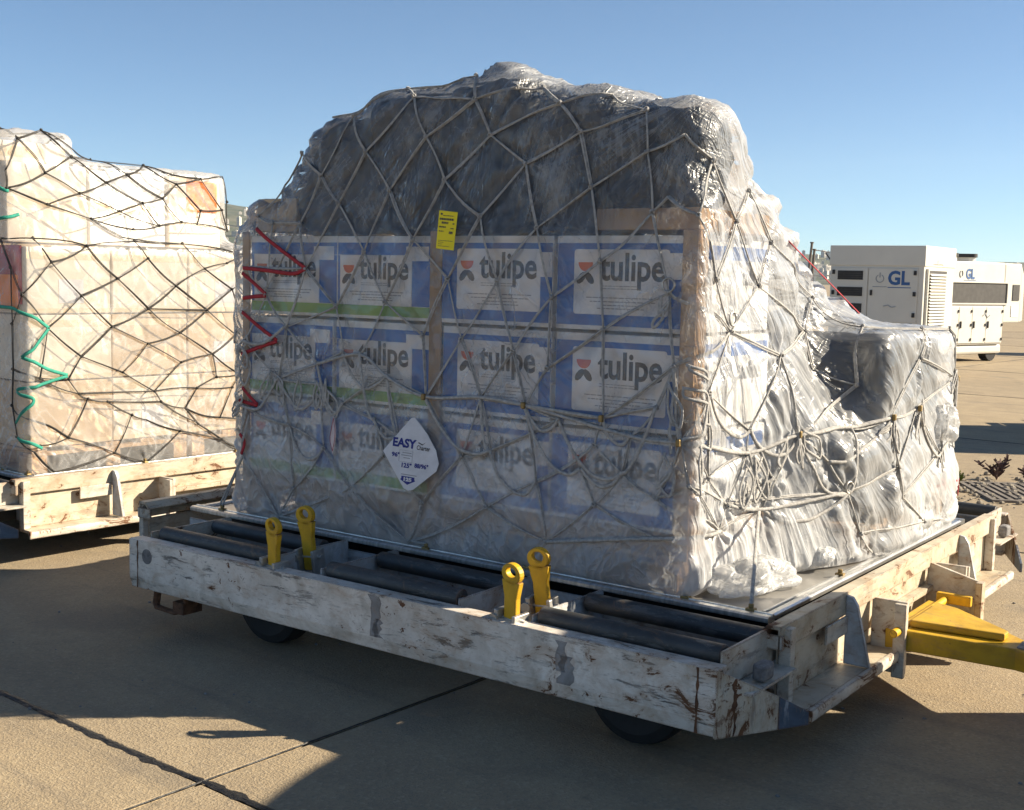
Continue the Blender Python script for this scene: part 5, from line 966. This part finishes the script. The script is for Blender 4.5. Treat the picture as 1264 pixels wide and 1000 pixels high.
# ------------------------------------------------------------------ the film itself, puffed between the cords
def film(P, bv, F, pts, name, label, mat, loc, rz, bulge, seed, wr, nodes=None, fan_=False):
    n = P.shape[0]; nm = grid_normals(P).reshape(-1, 3); V = P.reshape(-1, 3).copy()
    c = V.mean(0)
    if (nm*(V-c)).sum() < 0: nm = -nm
    kd = None; kk = None; kn_ = []
    if nodes:
        rq = random.Random(17); kk = KDTree(len(nodes))
        for i, p in enumerate(nodes.values()):
            q, n_, i_, d_ = bv.find_nearest(Vector(p)); u_ = n_.orthogonal().normalized(); kk.insert(q, i); kn_.append((u_, n_.cross(u_), rq.uniform(0, 6), rq.choice([7, 9, 11])))
        kk.balance()
    if pts:
        kd = KDTree(len(pts))
        for i, p in enumerate(pts): kd.insert(p, i)
        kd.balance()
    out = []
    for i in range(len(V)):
        p = Vector(V[i]); nn_ = Vector(nm[i]); k = 0; dc = 1
        if kd:
            d = dc = kd.find(p)[2]; k = bulge*(1-math.exp(-(d/.075)**2))
        q = Vector((p.x*6+seed+p.z*1.8, p.y*5+p.z*3.6, p.z*.5)); a = noise.noise(q)
        b = noise.noise(Vector((p.x*10-p.z*7+seed, p.y*10+p.z*5, p.z*1.2)))
        zf = 1 if p.z > .50 else max(0, (p.z-.468)/.032)
        low = 1+1.6*math.exp(-((p.z-.62)/.16)**2)
        if fan_:
            sd = max(0, min(1, (nn_.x-.25)/.3)) if p.x > -.95 else 0
            if sd:
                th_ = math.atan2(p.y+.25, 2.75-p.z); r_ = math.hypot(p.y+.25, 2.75-p.z)
                f_ = noise.noise(Vector((th_*11, r_*.7, p.x*3))); g_ = noise.noise(Vector((th_*27, r_*1.3, 4)))
                a = a*(1-sd)+sd*.45; b = b*(1-sd)+sd*.45
                k += sd*(.25+.75*(1-math.exp(-(dc/.045)**2)))*(.016*(1-min(1, abs(f_)*3.2))**1.5+.012*f_+.007*(1-min(1, abs(g_)*3.5)))
            if p.z > 1.83 and sd < .9:
                hz_ = min(1, (p.z-1.83)/.08)*(1-sd)*(1-math.exp(-(dc/.04)**2)); t1 = math.atan2(p.x+.75, 3.3-p.z); r1 = math.hypot(p.x+.75, 3.3-p.z)
                t2 = math.atan2(p.x+.36, 2.40-p.z); r2 = math.hypot(p.x+.36, 2.40-p.z); nb_ = max(0, min(1, (1.0-r2)/.7))
                h1 = noise.noise(Vector((t1*15, r1*1.0, p.y*2))); h2 = noise.noise(Vector((t2*9, r2*1.6, 6))); h3 = noise.noise(Vector((t1*36, r1*1.8, 3)))
                k += hz_*(.007*(1-min(1, abs(h1)*4))**1.8+.008*nb_*(1-min(1, abs(h2)*3.6))**1.8+.004*(1-min(1, abs(h3)*4))**1.8)
        k += wr*low*((1-min(1, abs(a)*4.5))**2*1.1+(1-min(1, abs(b)*5))**2*.6+.7*a)
        if kk:
            for c_, id_, d_ in kk.find_range(p, .26):
                u_, w_, ph, m_ = kn_[id_]; r_ = p-c_; th_ = math.atan2(r_.dot(w_), r_.dot(u_))
                k += .0085*wr/.0065*math.cos(th_*m_+ph+1.5*math.sin(th_*2+ph))*math.exp(-(d_/.13)**2)*min(1, d_/.05)
        out.append(p+nn_*(k*zf))
    me = bpy.data.meshes.new(name); me.from_pydata([tuple(v) for v in out], [], F); me.update()
    o = link(name, me, mat, None, smooth=True); o.location = loc; o.rotation_euler = (0, 0, rz)
    return tag(o, label, 'plastic sheet', 'plastic sheets wrapped over the loads')
fm = film(SH, bvM, fM, netpts.get('m'), 'plastic_cover', 'clear cloudy plastic sheet wrapped over the tall load of tulipe cartons and black bundles', M['film'], (0, 0, 0), 0, .014, 2, .0065, NET.get('NM'), True)
film(LS, bvL, fL, netpts.get('l'), 'plastic_cover', 'milky plastic sheet wrapped over the cream carton load at left', M['filmleft'], LO, LR, .010, 8, .0028, NET.get('NL'))

# loose crumpled film: a puff at the right rear and spare sheet on the pallet
def crumple(c, r, sc, seed, name, label):
    V = []; F = []; n, m_ = 56, 34
    for j in range(m_+1):
        for i in range(n):
            a = 2*math.pi*i/n; b = math.pi*j/m_; d = Vector((math.sin(b)*math.cos(a), math.sin(b)*math.sin(a), math.cos(b)))
            k = 1+.40*noise.noise(d*1.7+Vector((seed, 0, 0)))-.22*abs(noise.noise(Vector((d.x*4, d.y*4, d.z*1.6))+Vector((0, seed, 0))))
            p = Vector(c)+Vector((d.x*r*sc[0]*k, d.y*r*sc[1]*k, d.z*r*sc[2]*k)); p.z = max(p.z, .472); V.append(p)
    for j in range(m_):
        for i in range(n): F.append((j*n+i, (j+1)*n+i, (j+1)*n+(i+1) % n, j*n+(i+1) % n))
    return tag(MB().add(V, F).build(name, M['film2'], None, smooth=True), label, 'plastic film')
M['film2'] = film_mat('crumpled_polythene', .26, .24, (.86, .87, .88), 1.6, .32, .97, 9, bump=.5)
if NET:
    q = Vector(NET['TAG']['puff']); crumple(q+Vector((.02, -.03, .0)), .085, (1, 1, 1.1), 3, 'film_puff', 'puffed knot of crumpled film at the right rear of the tall load')
crumple((-.30, .42, .50), .20, (.9, 1.3, .42), 5, 'film_skirt', 'crumpled skirt of spare film lying on the pallet at the right of the cartons')
crumple((-.26, .92, .52), .18, (.8, 1.2, .55), 8, 'film_skirt', 'bunched spare film on the pallet below the square black box')
crumple((-.10, 1.75, .56), .22, (.5, 1.6, .7), 12, 'film_skirt', 'bunched film hanging over the right edge of the pallet at the rear')

# ------------------------------------------------------------------ tags and placards on the tall load
def placard(name, label, cat, pos, n_, w, h, mat, outline, roll_=0, sx=1):
    t = thing(name, label, cat)
    n_ = Vector(n_).normalized(); x = Vector((0, 0, 1)).cross(n_).normalized(); z = n_.cross(x)
    x2 = (x*math.cos(roll_)+z*math.sin(roll_))*sx; z2 = -x*math.sin(roll_)+z*math.cos(roll_)
    t.matrix_world = Matrix(((x2.x, -n_.x, z2.x, pos[0]), (x2.y, -n_.y, z2.y, pos[1]), (x2.z, -n_.z, z2.z, pos[2]), (0, 0, 0, 1)))
    return t
if NET:
    p = Vector(NET['TAG']['diamond']); NF = Vector((.10, -1, .12)).normalized(); p = p+NF*.055
    t = placard('diamond_placard', 'white diamond placard lettered EASY Charter hanging on the net', 'placard', p, NF, 0, 0, None, None, R(-2), 1.25)
    o = [(-.005, .165), (.055, .10), (.098, .035), (.115, -.02), (.108, -.055), (.02, -.150), (0, -.157), (-.02, -.150), (-.125, .0), (-.118, .012), (-.02, .160)]
    MB().prism([(x, 0, z) for x, z in o], (0, .003, 0)).build('board', M['label'], t, .001)
    m = MB(); text_mb(m, 'EASY', -.085, .030, .052, .100, -.0012, .0022); m.build('lettering', M['navy'], t)
    m = MB(); text_mb(m, 'Charter', .018, .027, .028, .056, -.0012, .0004); m.build('lettering', M['gpushade'], t)
    MB().prism([(.022, -.001, .056), (.040, -.001, .048), (.054, -.001, .064), (.041, -.001, .053), (.023, -.001, .060)], (0, .0004, 0)).build('tick_mark', M['gpushade'], t)
    m = MB(); text_mb(m, '96"', -.085, -.016, .026, .034, -.0012, .001); text_mb(m, '125"', -.038, -.058, .027, .042, -.0012, .001); text_mb(m, '88/96"', .016, -.052, .026, .058, -.0012, .001); m.build('lettering', M['navy'], t)
    m = MB(); m.prism([(-.034, -.0004, -.096), (.022, -.0004, -.096), (.022, -.0004, -.106), (.026, -.0004, -.112), (.010, -.0004, -.122), (-.006, -.0004, -.132), (-.022, -.0004, -.122), (-.038, -.0004, -.112), (-.034, -.0004, -.106)], (0, .0002, 0)); m.build('badge', M['navy'], t)
    m = MB(); text_mb(m, '125', -.006, -.116, .021, .034, -.0014, .0014, True); m.build('badge_lettering', M['label'], t)
    m = MB()
    for k, (a, b) in enumerate(((-.040, -.002), (-.044, .000), (-.034, -.006))): m.box(a, b, -.0008, 0, .004-.011*k, .0075-.011*k)
    m.box(-.036, .030, -.0008, 0, -.090, -.0865); m.build('small_print', M['inklight'], t)
    m = MB(); m.tube([(-.052, -.0012, .016), (.004, -.0012, .016), (.004, -.0012, -.034), (-.052, -.0012, -.034), (-.052, -.0012, .016)], .0006, n=4); m.build('outline', M['inklight'], t)
    p = Vector(NET['TAG']['pink']); NF = Vector((-.55, -1, .10)).normalized(); p = p+NF*.05
    t = placard('diamond_placard', 'small pinkish white diamond placard turned edge on, left of the lettered one', 'placard', p, NF, 0, 0, None, None, R(10))
    o = [(-.004, .085), (.03, .03), (.036, 0), (.028, -.04), (0, -.088), (-.045, -.035), (-.048, -.01)]
    MB().prism([(x, 0, z) for x, z in o], (0, .003, 0)).build('board', M['labelpink'], t, .001)
    m = MB(); m.tube([(x*.88, -.0012, z*.88) for x, z in o+[o[0]]], .0012, n=4); m.build('red_border', M['redstrap'], t)
    p = Vector(NET['TAG']['yellow']); NF = Vector((.22, -1, .03)).normalized(); p = p+NF*.045
    t = placard('yellow_tag', 'bright yellow shipping tag hanging on the film under the black bundles', 'tag', p, NF, 0, 0, None, None, R(-4.5))
    MB().prism([(x, 0, z) for x, z in ((-.042, -.080), (.042, -.082), (.044, .078), (-.043, .080))], (0, .0015, 0)).build('card', M['tagyellow'], t)
    m = MB(); rr = random.Random(2)
    for z, x0, x1, hh in ((.066, -.034, -.024, .008), (.060, -.022, .028, .003), (.045, -.036, .030, .009), (.030, -.026, .006, .009), (.028, .026, .034, .006), (.012, -.036, -.004, .006), (.008, .018, .032, .005), (-.006, -.036, -.014, .004), (-.010, .012, .030, .011), (-.045, -.034, .034, .002), (-.052, -.034, -.01, .002), (-.060, -.034, -.014, .002), (-.068, -.034, .02, .002)):
        x = x0
        while x < x1:
            l = rr.uniform(.003, .009); m.box(x, min(x+l, x1), -.0008, 0, z-hh/2, z+hh/2); x += l+.0018
    m.build('small_print', M['ink'], t)

# ------------------------------------------------------------------ cargo under the net on the left dolly (local frame of that dolly)
LM = xf(LO, LR)
def lput(o): o.location = LO; o.rotation_euler = (0, 0, LR); return o
GC = 'cardboard cartons under the milky sheet'
rows = ['bottom', 'middle', 'top']; cols = ['nearest', 'second', 'third', 'farthest']
rr = random.Random(21)
for r_ in range(3):
    for c_ in range(4):
        y0 = .085+c_*.553; z0 = .612+r_*.393; mt = [('tan', 'cream', 'tan', 'tan'), ('cream', 'tan', 'tan', 'tan'), ('cream', 'cream', 'cream', 'cream')][r_][c_]
        t = lput(thing('carton', '%s carton %s in the %s row of the left load' % ('cream' if mt == 'cream' else 'tan', ['at the near corner', 'second from the near corner', 'third from the near corner', 'at the far corner'][c_], rows[r_]), 'carton', group=GC))
        x1 = -.115-rr.uniform(0, .02)
        MB().box(x1-.42, x1, y0, y0+.54, z0, z0+.385).build('body', M[mt], t, .006)
        MB().box(x1+.0003, x1+.0012, y0, y0+.54, z0+.375-.06, z0+.385-.06+.03).box(x1+.0003, x1+.0012, y0, y0+.54, z0+.005, z0+.03).build('tape', M['tape'], t)
        if (r_, c_) in ((2, 2), (1, 2), (1, 3), (0, 3), (2, 0), (0, 1)):
            MB().box(x1+.0014, x1+.0022, y0+.20, y0+.36, z0+.06, z0+.20).build('paper_label', M['label'], t)
for k, (y0, y1, z0, z1, x1, lab) in enumerate(((.085, .60, 1.812, 2.275, -.33, 'big pale carton on the upper tier at the near side of the left load'), (.62, 1.16, 1.812, 2.265, -.33, 'big pale carton in the middle of the upper tier of the left load'), (1.18, 1.585, 1.812, 2.27, -.312, 'pale carton with an orange label at the far end of the upper tier'), (.07, .50, 2.28, 2.40, -.40, 'low carton on top of the upper tier of the left load'))):
    t = lput(thing('carton', lab, 'carton', group=GC))
    MB().box(x1-.6, x1, y0, y1, z0, z1).build('body', M['cream' if k != 1 else 'cwhite'], t, .006)
    MB().box(x1+.0003, x1+.0012, y0, y1, (z0+z1)/2-.03, (z0+z1)/2+.03).build('tape', M['tape'], t)
    if k == 2: MB().box(x1+.0015, x1+.004, y1-.27, y1-.03, z1-.22, z1-.02).build('orange_label', M['olabel'], t)
t = lput(thing('carton', 'dark red sided carton with orange label at near side of left load', 'carton', group=GC))
MB().box(-.58, -.17, .068, .082, 1.45, 1.79).build('body', M['redstrap'], t); MB().box(-.50, -.19, .062, .067, 1.42, 1.62).build('orange_label', M['olabel'], t)
wood_pallet(-.95, -.11, .085, 1.16, .464, 'pale wooden pallet under the near half of the left load', LR, LO)
wood_pallet(-.95, -.11, 1.20, 2.27, .464, 'pale wooden pallet under the far half of the left load', LR, LO)
tag(lput(MB().box(-3.0, -1.6, .1, 1.45, .61, 2.35).build('carton_block', M['tan'], None, .01)), 'large tan carton block at the rear of the left load', 'carton')

# ------------------------------------------------------------------ unseen loads right of the frame, placed and shaped so their shadows cross the concrete
def tarp(loc, rz, ht, label, hw=None):
    zd = ZD if hw is None else hw
    blk = [((-3.0, .08, zd), (-.15, 2.32, ht-.05), .12)]
    P = shell(blk, zd, levels=2, n0=33, it=(120, 30))
    V = [tuple(p) for p in P.reshape(-1, 3)]; _, F = bvh_of(P)
    o = MB().add(V, F).build('unseen_cargo', M['tarp'], None, smooth=True); o.location = loc; o.rotation_euler = (0, 0, rz)
    return tag(o, label, 'cargo')
NO_ = Vector((4.95, .32, 0)); NR = R(19)  # unseen load; corner and height set by the shadow it has to cast
tarp(NO_, NR, 2.0, 'grey tarpaulin covered cargo standing ahead of the tall load', .02)
FR = R(32); FO = Vector((.60, 11.9, 0))+Vector((math.cos(FR)*1.6-math.sin(FR)*-1.2, math.sin(FR)*1.6+math.cos(FR)*-1.2, 0))  # unseen loaded dolly, added where its shadow makes the far dark strip
dup(dolly, FO, FR, 'unseen roller dolly out on the apron, added with its cargo to cast a shadow'); dup(pallet, FO, FR, 'unseen aluminium pallet under the tarpaulin cargo added to cast a shadow')
tarp(FO, FR, 2.3, 'grey tarpaulin covered cargo standing out on the apron')

# ------------------------------------------------------------------ ground power units
def text_on(mb, body, org, ux, size, width, bold, nrm):
    V, Fc = text_geo(body, size, bold); x0 = min(v[0] for v in V); x1 = max(v[0] for v in V); k = width/(x1-x0)
    return mb.add([tuple(Vector(org)+Vector(ux)*((v[0]-x0)*k)+Vector((0, 0, v[1]))) for v in V], Fc)
GR = R(1.0); G1 = Vector((-5.29, 18.22, 0))
t = thing('generator', 'white generator container with louvred end and big GL lettering, the nearer one', 'generator', G1, GR, 'white generator containers')
LX = 1.74; WY = 1.9; B0, B1 = .42, 2.36
MB().box(-LX, 0, 0, WY, B0, B1).build('housing', M['gpu'], t, .02)
MB().box(-LX-.02, .02, -.02, WY+.02, B1-.36, B1+.012).build('roof_cap', M['gpu'], t, .015)
def door(x0, x1, z0, z1):
    d = MB().box(x0, x1, -.022, -.001, z0, z1).build('door', M['gpu'], t, .006); return d
d1 = door(-LX+.05, -1.02, .98, B1-.40); d2 = door(-1.0, -.10, .98, B1-.40); d3 = door(-LX+.05, -.10, .5, .96)
for k in range(3):
    z = 1.74-k*.30
    f_ = MB().box(-LX+.14, -1.09, -.030, -.0225, z-.012, z+.18).build('vent_frame', M['gpu'], d1, .004)
    MB().box(-LX+.155, -1.105, -.0325, -.0305, z, z+.168).build('vent_opening', M['gpushade'], d1)
    for q in range(4): MB().box(-LX+.155, -1.105, -.040, -.033, z+.012+q*.04, z+.026+q*.04).build('louvre', M['tar'], d1)
for dd, x in ((d1, -LX+.075), (d2, -.15)):
    for z in (1.88, 1.50, 1.12): MB().box(x-.025, x+.025, -.05, -.0225, z-.04, z+.04).build('hinge', M['dark'], dd, .005)
MB().box(-.96, -.92, -.05, -.0225, 1.46, 1.56).build('handle', M['dark'], d2, .005)
m = MB(); text_on(m, 'GL', (-.64, -.026, 1.67), (1, 0, 0), .34, .40, .012, 0); m.build('lettering', M['gpublue'], d2); MB().box(-.64, -.22, -.0265, -.0235, 1.605, 1.62).build('underline', M['gpublue'], d2)
m = MB(); m.tube([(-.79+.07*math.cos(a), -.026, 1.77+.07*math.sin(a)) for a in np.linspace(R(120), R(420), 20)], .010, n=4); m.box(-.80, -.78, -.028, -.024, 1.79, 1.88); m.box(-.92, -.66, -.0265, -.0235, 1.615, 1.63); m.build('power_symbol', M['gpugrey'], d2)
m = MB(); m.tube([(-.70, -.026, 1.27), (-.62, -.026, 1.29), (-.55, -.026, 1.25), (-.48, -.026, 1.27)], .012, n=4); m.build('emblem', M['gpugrey'], d2)
MB().box(-.40, -.24, -.05, -.0225, .72, .88).box(-.50, -.44, -.05, -.0225, .74, .86).build('socket_panel', M['dark'], d3, .005)
pf = MB().box(.001, .05, .10, 1.30, .62, 1.96).build('louvre_frame', M['gpu'], t, .006)
for k in range(22): MB().prism([(.051, .17, .68+k*.056), (.085, .17, .66+k*.056), (.085, .17, .672+k*.056), (.051, .17, .70+k*.056)], (0, 1.06, 0)).build('louvre', M['gpu'], pf)
MB().box(.0505, .053, .16, 1.24, .66, 1.93).build('louvre_backing', M['gpushade'], pf)
MB().box(.001, .02, .40, 1.1, 2.03, 2.06).cyl((.001, .75, 2.1), (.03, .75, 2.1), .03, 10).build('lifting_eye', M['gpu'], t)
MB().box(-LX+.1, -.1, .2, 1.5, .28, .419).build('chassis', M['dark'], t)
for x in (-1.5, -.35):
    for y in (.12, WY-.12): MB().cyl((x, y-.08, .24), (x, y+.08, .24), .24, 20).build('wheel', M['rubber'], t, .01, smooth=40)
G2 = Vector((-6.15, 23.15, 0))
t = thing('generator', 'second white generator container behind, with roof fans and a dark vent opening', 'generator', G2, R(-19), 'white generator containers')
def P2(nm, mb, mt, par=None, bv=0, sm=False): return mb.build(nm, M[mt], par or t, bv, sm)
P2('housing', MB().box(-2.2, 0, -1.6, 4.1, .38, 2.20).box(-2.19, -.004, 4.101, 5.6, .86, 2.19), 'gpu', None, .03)
P2('nose_cap', MB().prism([(-.02, 5.601, .86), (-.02, 5.601, 2.18), (-.02, 5.95, 1.90), (-.02, 5.95, .90)], (-2.1, 0, 0)), 'gpu', None, .02)
P2('skirt', MB().box(-2.1, -.05, -1.5, 4.3, .17, .379), 'gpu', None, .05)
op = P2('vent_opening', MB().box(.001, .006, -.9, 4.3, 1.30, 1.74), 'gpushade')
P2('vent_frame', MB().box(.001, .03, -1.0, 4.4, 1.741, 1.77).box(.001, .03, -1.0, 4.4, 1.27, 1.299).box(.001, .03, 4.301, 4.4, 1.30, 1.74), 'gpu', op)
for y0, y1 in ((-1.5, .3), (.33, 1.4), (1.43, 2.6), (2.63, 4.05)):
    d = P2('door', MB().box(.001, .018, y0, y1, .42, 1.22), 'gpu', None, .006)
    for z in (.5, .82, 1.12): P2('hinge', MB().box(.0185, .04, y1-.09, y1-.02, z-.03, z+.03), 'dark', d)
    P2('handle', MB().box(.0185, .045, y0+.1, y0+.16, .75, .9), 'dark', d)
P2('window', MB().box(.001, .012, 4.85, 5.45, 1.36, 1.72), 'gpushade', None, .005); P2('notice', MB().box(.001, .008, 4.8, 5.4, 1.0, 1.25), 'cwhite')
m = MB(); text_on(m, 'GL', (.008, .75, 1.83), (0, 1, 0), .30, .72, .010, 0); P2('lettering', m, 'gpublue'); P2('underline', MB().box(.004, .009, .6, 1.6, 1.79, 1.80), 'gpublue')
m = MB(); m.tube([(.008, .35+.12*math.cos(a), 1.93+.07*math.sin(a)) for a in np.linspace(R(120), R(420), 16)], .010, n=4); P2('power_symbol', m, 'gpugrey')
m = MB(); m.tube([(.022, 2.3, 1.02), (.022, 2.5, 1.07), (.022, 2.7, .98), (.022, 2.9, 1.03)], .015, n=4); P2('emblem', m, 'gpugrey')
for y in (.75, 2.35):
    fo = P2('fan_housing', MB().cyl((-.9, y, 2.201), (-.9, y, 2.30), .62, 24), 'gpu', None, 0, 40); P2('fan_guard', MB().cyl((-.9, y, 2.301), (-.9, y, 2.38), .66, 24), 'dark', fo, 0, 40)
for y in (.1, 3.6):
    for x in (-1.95, -.2): P2('wheel', MB().cyl((x-.1, y, .2), (x+.1, y, .2), .2, 16), 'rubber', None, .01, 40)
KY = .43                               # the unit is short: draw its length in
for c_ in t.children_recursive:
    ys = [v.co.y for v in c_.data.vertices]; ym = (min(ys)+max(ys))/2
    for v in c_.data.vertices: v.co.y = (v.co.y-ym)+ym*KY if c_.name.startswith('wheel') else v.co.y*KY
# blue tractor cut by the right edge of the picture
bp = Vector((-3.3, 29.5, 0)); t = thing('tow_tractor', 'dark blue tow tractor at the right edge beside the second generator', 'tractor', bp, R(30))
M['tblue'] = plain('blue_vehicle_paint', (.05, .10, .19), .4, 0, .1)
P2('body', MB().box(0, 3.0, 0, 1.5, .35, 1.15), 'tblue', t, .06); P2('bumper', MB().box(-.15, -.001, .05, 1.45, .3, .55), 'dark', t, .03)
cb = P2('cab', MB().prism([(.0, .08, 1.151), (1.5, .08, 1.151), (1.35, .08, 2.05), (.15, .08, 2.05)], (0, 1.34, 0)), 'gpushade', t, .04)
P2('cab_roof', MB().box(.05, 1.45, .04, 1.46, 2.051, 2.12), 'tblue', cb, .03); P2('mirror', MB().box(.1, .2, -.2, -.02, 1.3, 1.55), 'dark', cb, .02)
for x in (.5, 2.4):
    for y in (.1, 1.4): w = P2('wheel', MB().cyl((x, y-.12, .38), (x, y+.12, .38), .38, 20), 'rubber', t, .02, 40); P2('rim', MB().cyl((x, y-.13, .38), (x, y+.13, .38), .2, 16), 'steel', w)
# thin masts and a rail far off by the first generator
def at(px, py, dep): return CAMW+(Fv*1517.7+R2*(px-632)-U2*(py-500))*(dep/1517.7)
M['post'] = plain('weathered_post', (.16, .14, .12), .8, 0, .3)
for px, lean, h, lab in ((993, .25, 3.4, 'leaning wooden post far off left of the nearer generator'), (999, .15, 3.1, 'second wooden post far off left of the nearer generator')):
    q = at(px, 360, 55); q.z = 0; o = tag(MB().cyl((0, 0, 0), (lean, 0, h), .07, 8, .06).cyl((lean, 0, h), (lean, 0, h+.06), .09, 8).build('post', M['post'], None), lab, 'post'); o.location = q
q = at(1003, 360, 55); q.z = 0
t = thing('barrier', 'thin grey pipe frame standing far off left of the nearer generator', 'barrier', q, yaw)
P2('upright', MB().cyl((0, 0, 0), (0, 0, 3.1), .03, 8), 'steel', t); P2('upright', MB().cyl((1.4, 0, 0), (1.4, 0, 3.0), .03, 8), 'steel', t)
P2('top_pipe', MB().tube([(0, 0, 3.1), (.35, 0, 3.08), (.5, 0, 3.04), (1.4, 0, 3.0)], .025), 'steel', t); P2('low_board', MB().box(0, 1.4, -.03, .03, 1.95, 2.02), 'gpu', t); P2('brace', MB().cyl((.5, 0, 3.0), (.8, 0, 2.6), .03, 6), 'dark', t)

# ------------------------------------------------------------------ verge: drain grate, gravel, weeds
M['weed'] = plain('dry_reddish_weed', (.085, .045, .040), .8, 0, .4, 40); M['green'] = plain('yellow_green_weed', (.16, .17, .03), .8, 0, .4, 40)
M['gravel'] = plain('gravel', (.30, .26, .20), .9, 0, .45, 30)
t = thing('drain_grate', 'rusty iron drain grate set among gravel at the right edge', 'drain grate', (-.72, 5.80, 0), R(33))
P2('frame', MB().box(0, 1.5, 0, .04, .002, .02).box(0, 1.5, .86, .9, .002, .02).box(0, .04, .041, .859, .002, .02).box(1.46, 1.5, .041, .859, .002, .02), 'post', t)
P2('pit', MB().box(.041, 1.459, .041, .859, .0015, .0045), 'dark', t)
for k in range(20): P2('bar', MB().box(.08+k*.07, .115+k*.07, .042, .858, .006, .018), 'post', t)
m = MB(); rr = random.Random(8)
for k in range(1900):
    u = rr.uniform(-2.6, 3.5); v = rr.gauss(0, .42); x = -1.05+u*.80-v*.5; y = 6.25+u*.62+v*.8; r = rr.choice([.008, .011, .014, .02, .03])*rr.uniform(.7, 1.2)
    m.ball((x, y, r*.35), r, 5, 4, (1, rr.uniform(.6, 1), .7))
tag(m.build('gravel', M['gravel'], None), kind='stuff')
def weed(loc, n_, h, mat, lab, seed, spread=.7):
    t = thing('weed', lab, 'weed', loc); rr = random.Random(seed); st = MB(); lf = MB()
    for k in range(n_):
        a = rr.uniform(0, 6.28); L = h*rr.uniform(.4, 1); p = Vector((0, 0, 0)); d = Vector((math.cos(a)*spread*rr.random(), math.sin(a)*spread*rr.random(), 1)).normalized(); pts = [p]
        for q in range(5):
            d = (d+Vector((rr.gauss(0, .2), rr.gauss(0, .2), .02))).normalized(); p = p+d*L/5; pts.append(p)
            for z in range(3):
                e = (d+Vector((rr.gauss(0, 1), rr.gauss(0, 1), rr.gauss(.2, .5)))).normalized(); s_ = e.orthogonal()*.008; b = p+e*rr.uniform(.03, .07)
                lf.add([p-s_, p+s_, b+s_*.6, b-s_*.6], [(0, 1, 2, 3)])
        st.tube(pts, .004, n=4)
    st.build('stems', mat, t); tag(lf.build('leaves', mat, t), kind='stuff')
weed((-1.00, 7.00, 0), 9, .20, M['weed'], 'tall dry reddish weed beside the gravel', 1)
weed((-.72, 6.95, 0), 7, .13, M['weed'], 'short dry weed above the drain grate at the right edge', 2)
weed((-.60, 7.5, 0), 8, .26, M['weed'], 'dry weed at the far end of the gravel strip', 6)
weed((-1.25, 6.55, 0), 40, .085, M['green'], 'flat yellow green weed patch left of the drain grate', 3, 2.6)
weed((-1.45, 6.15, 0), 30, .075, M['green'], 'flat green weed patch beside the load', 4, 2.6)

print('objects', len(bpy.data.objects))
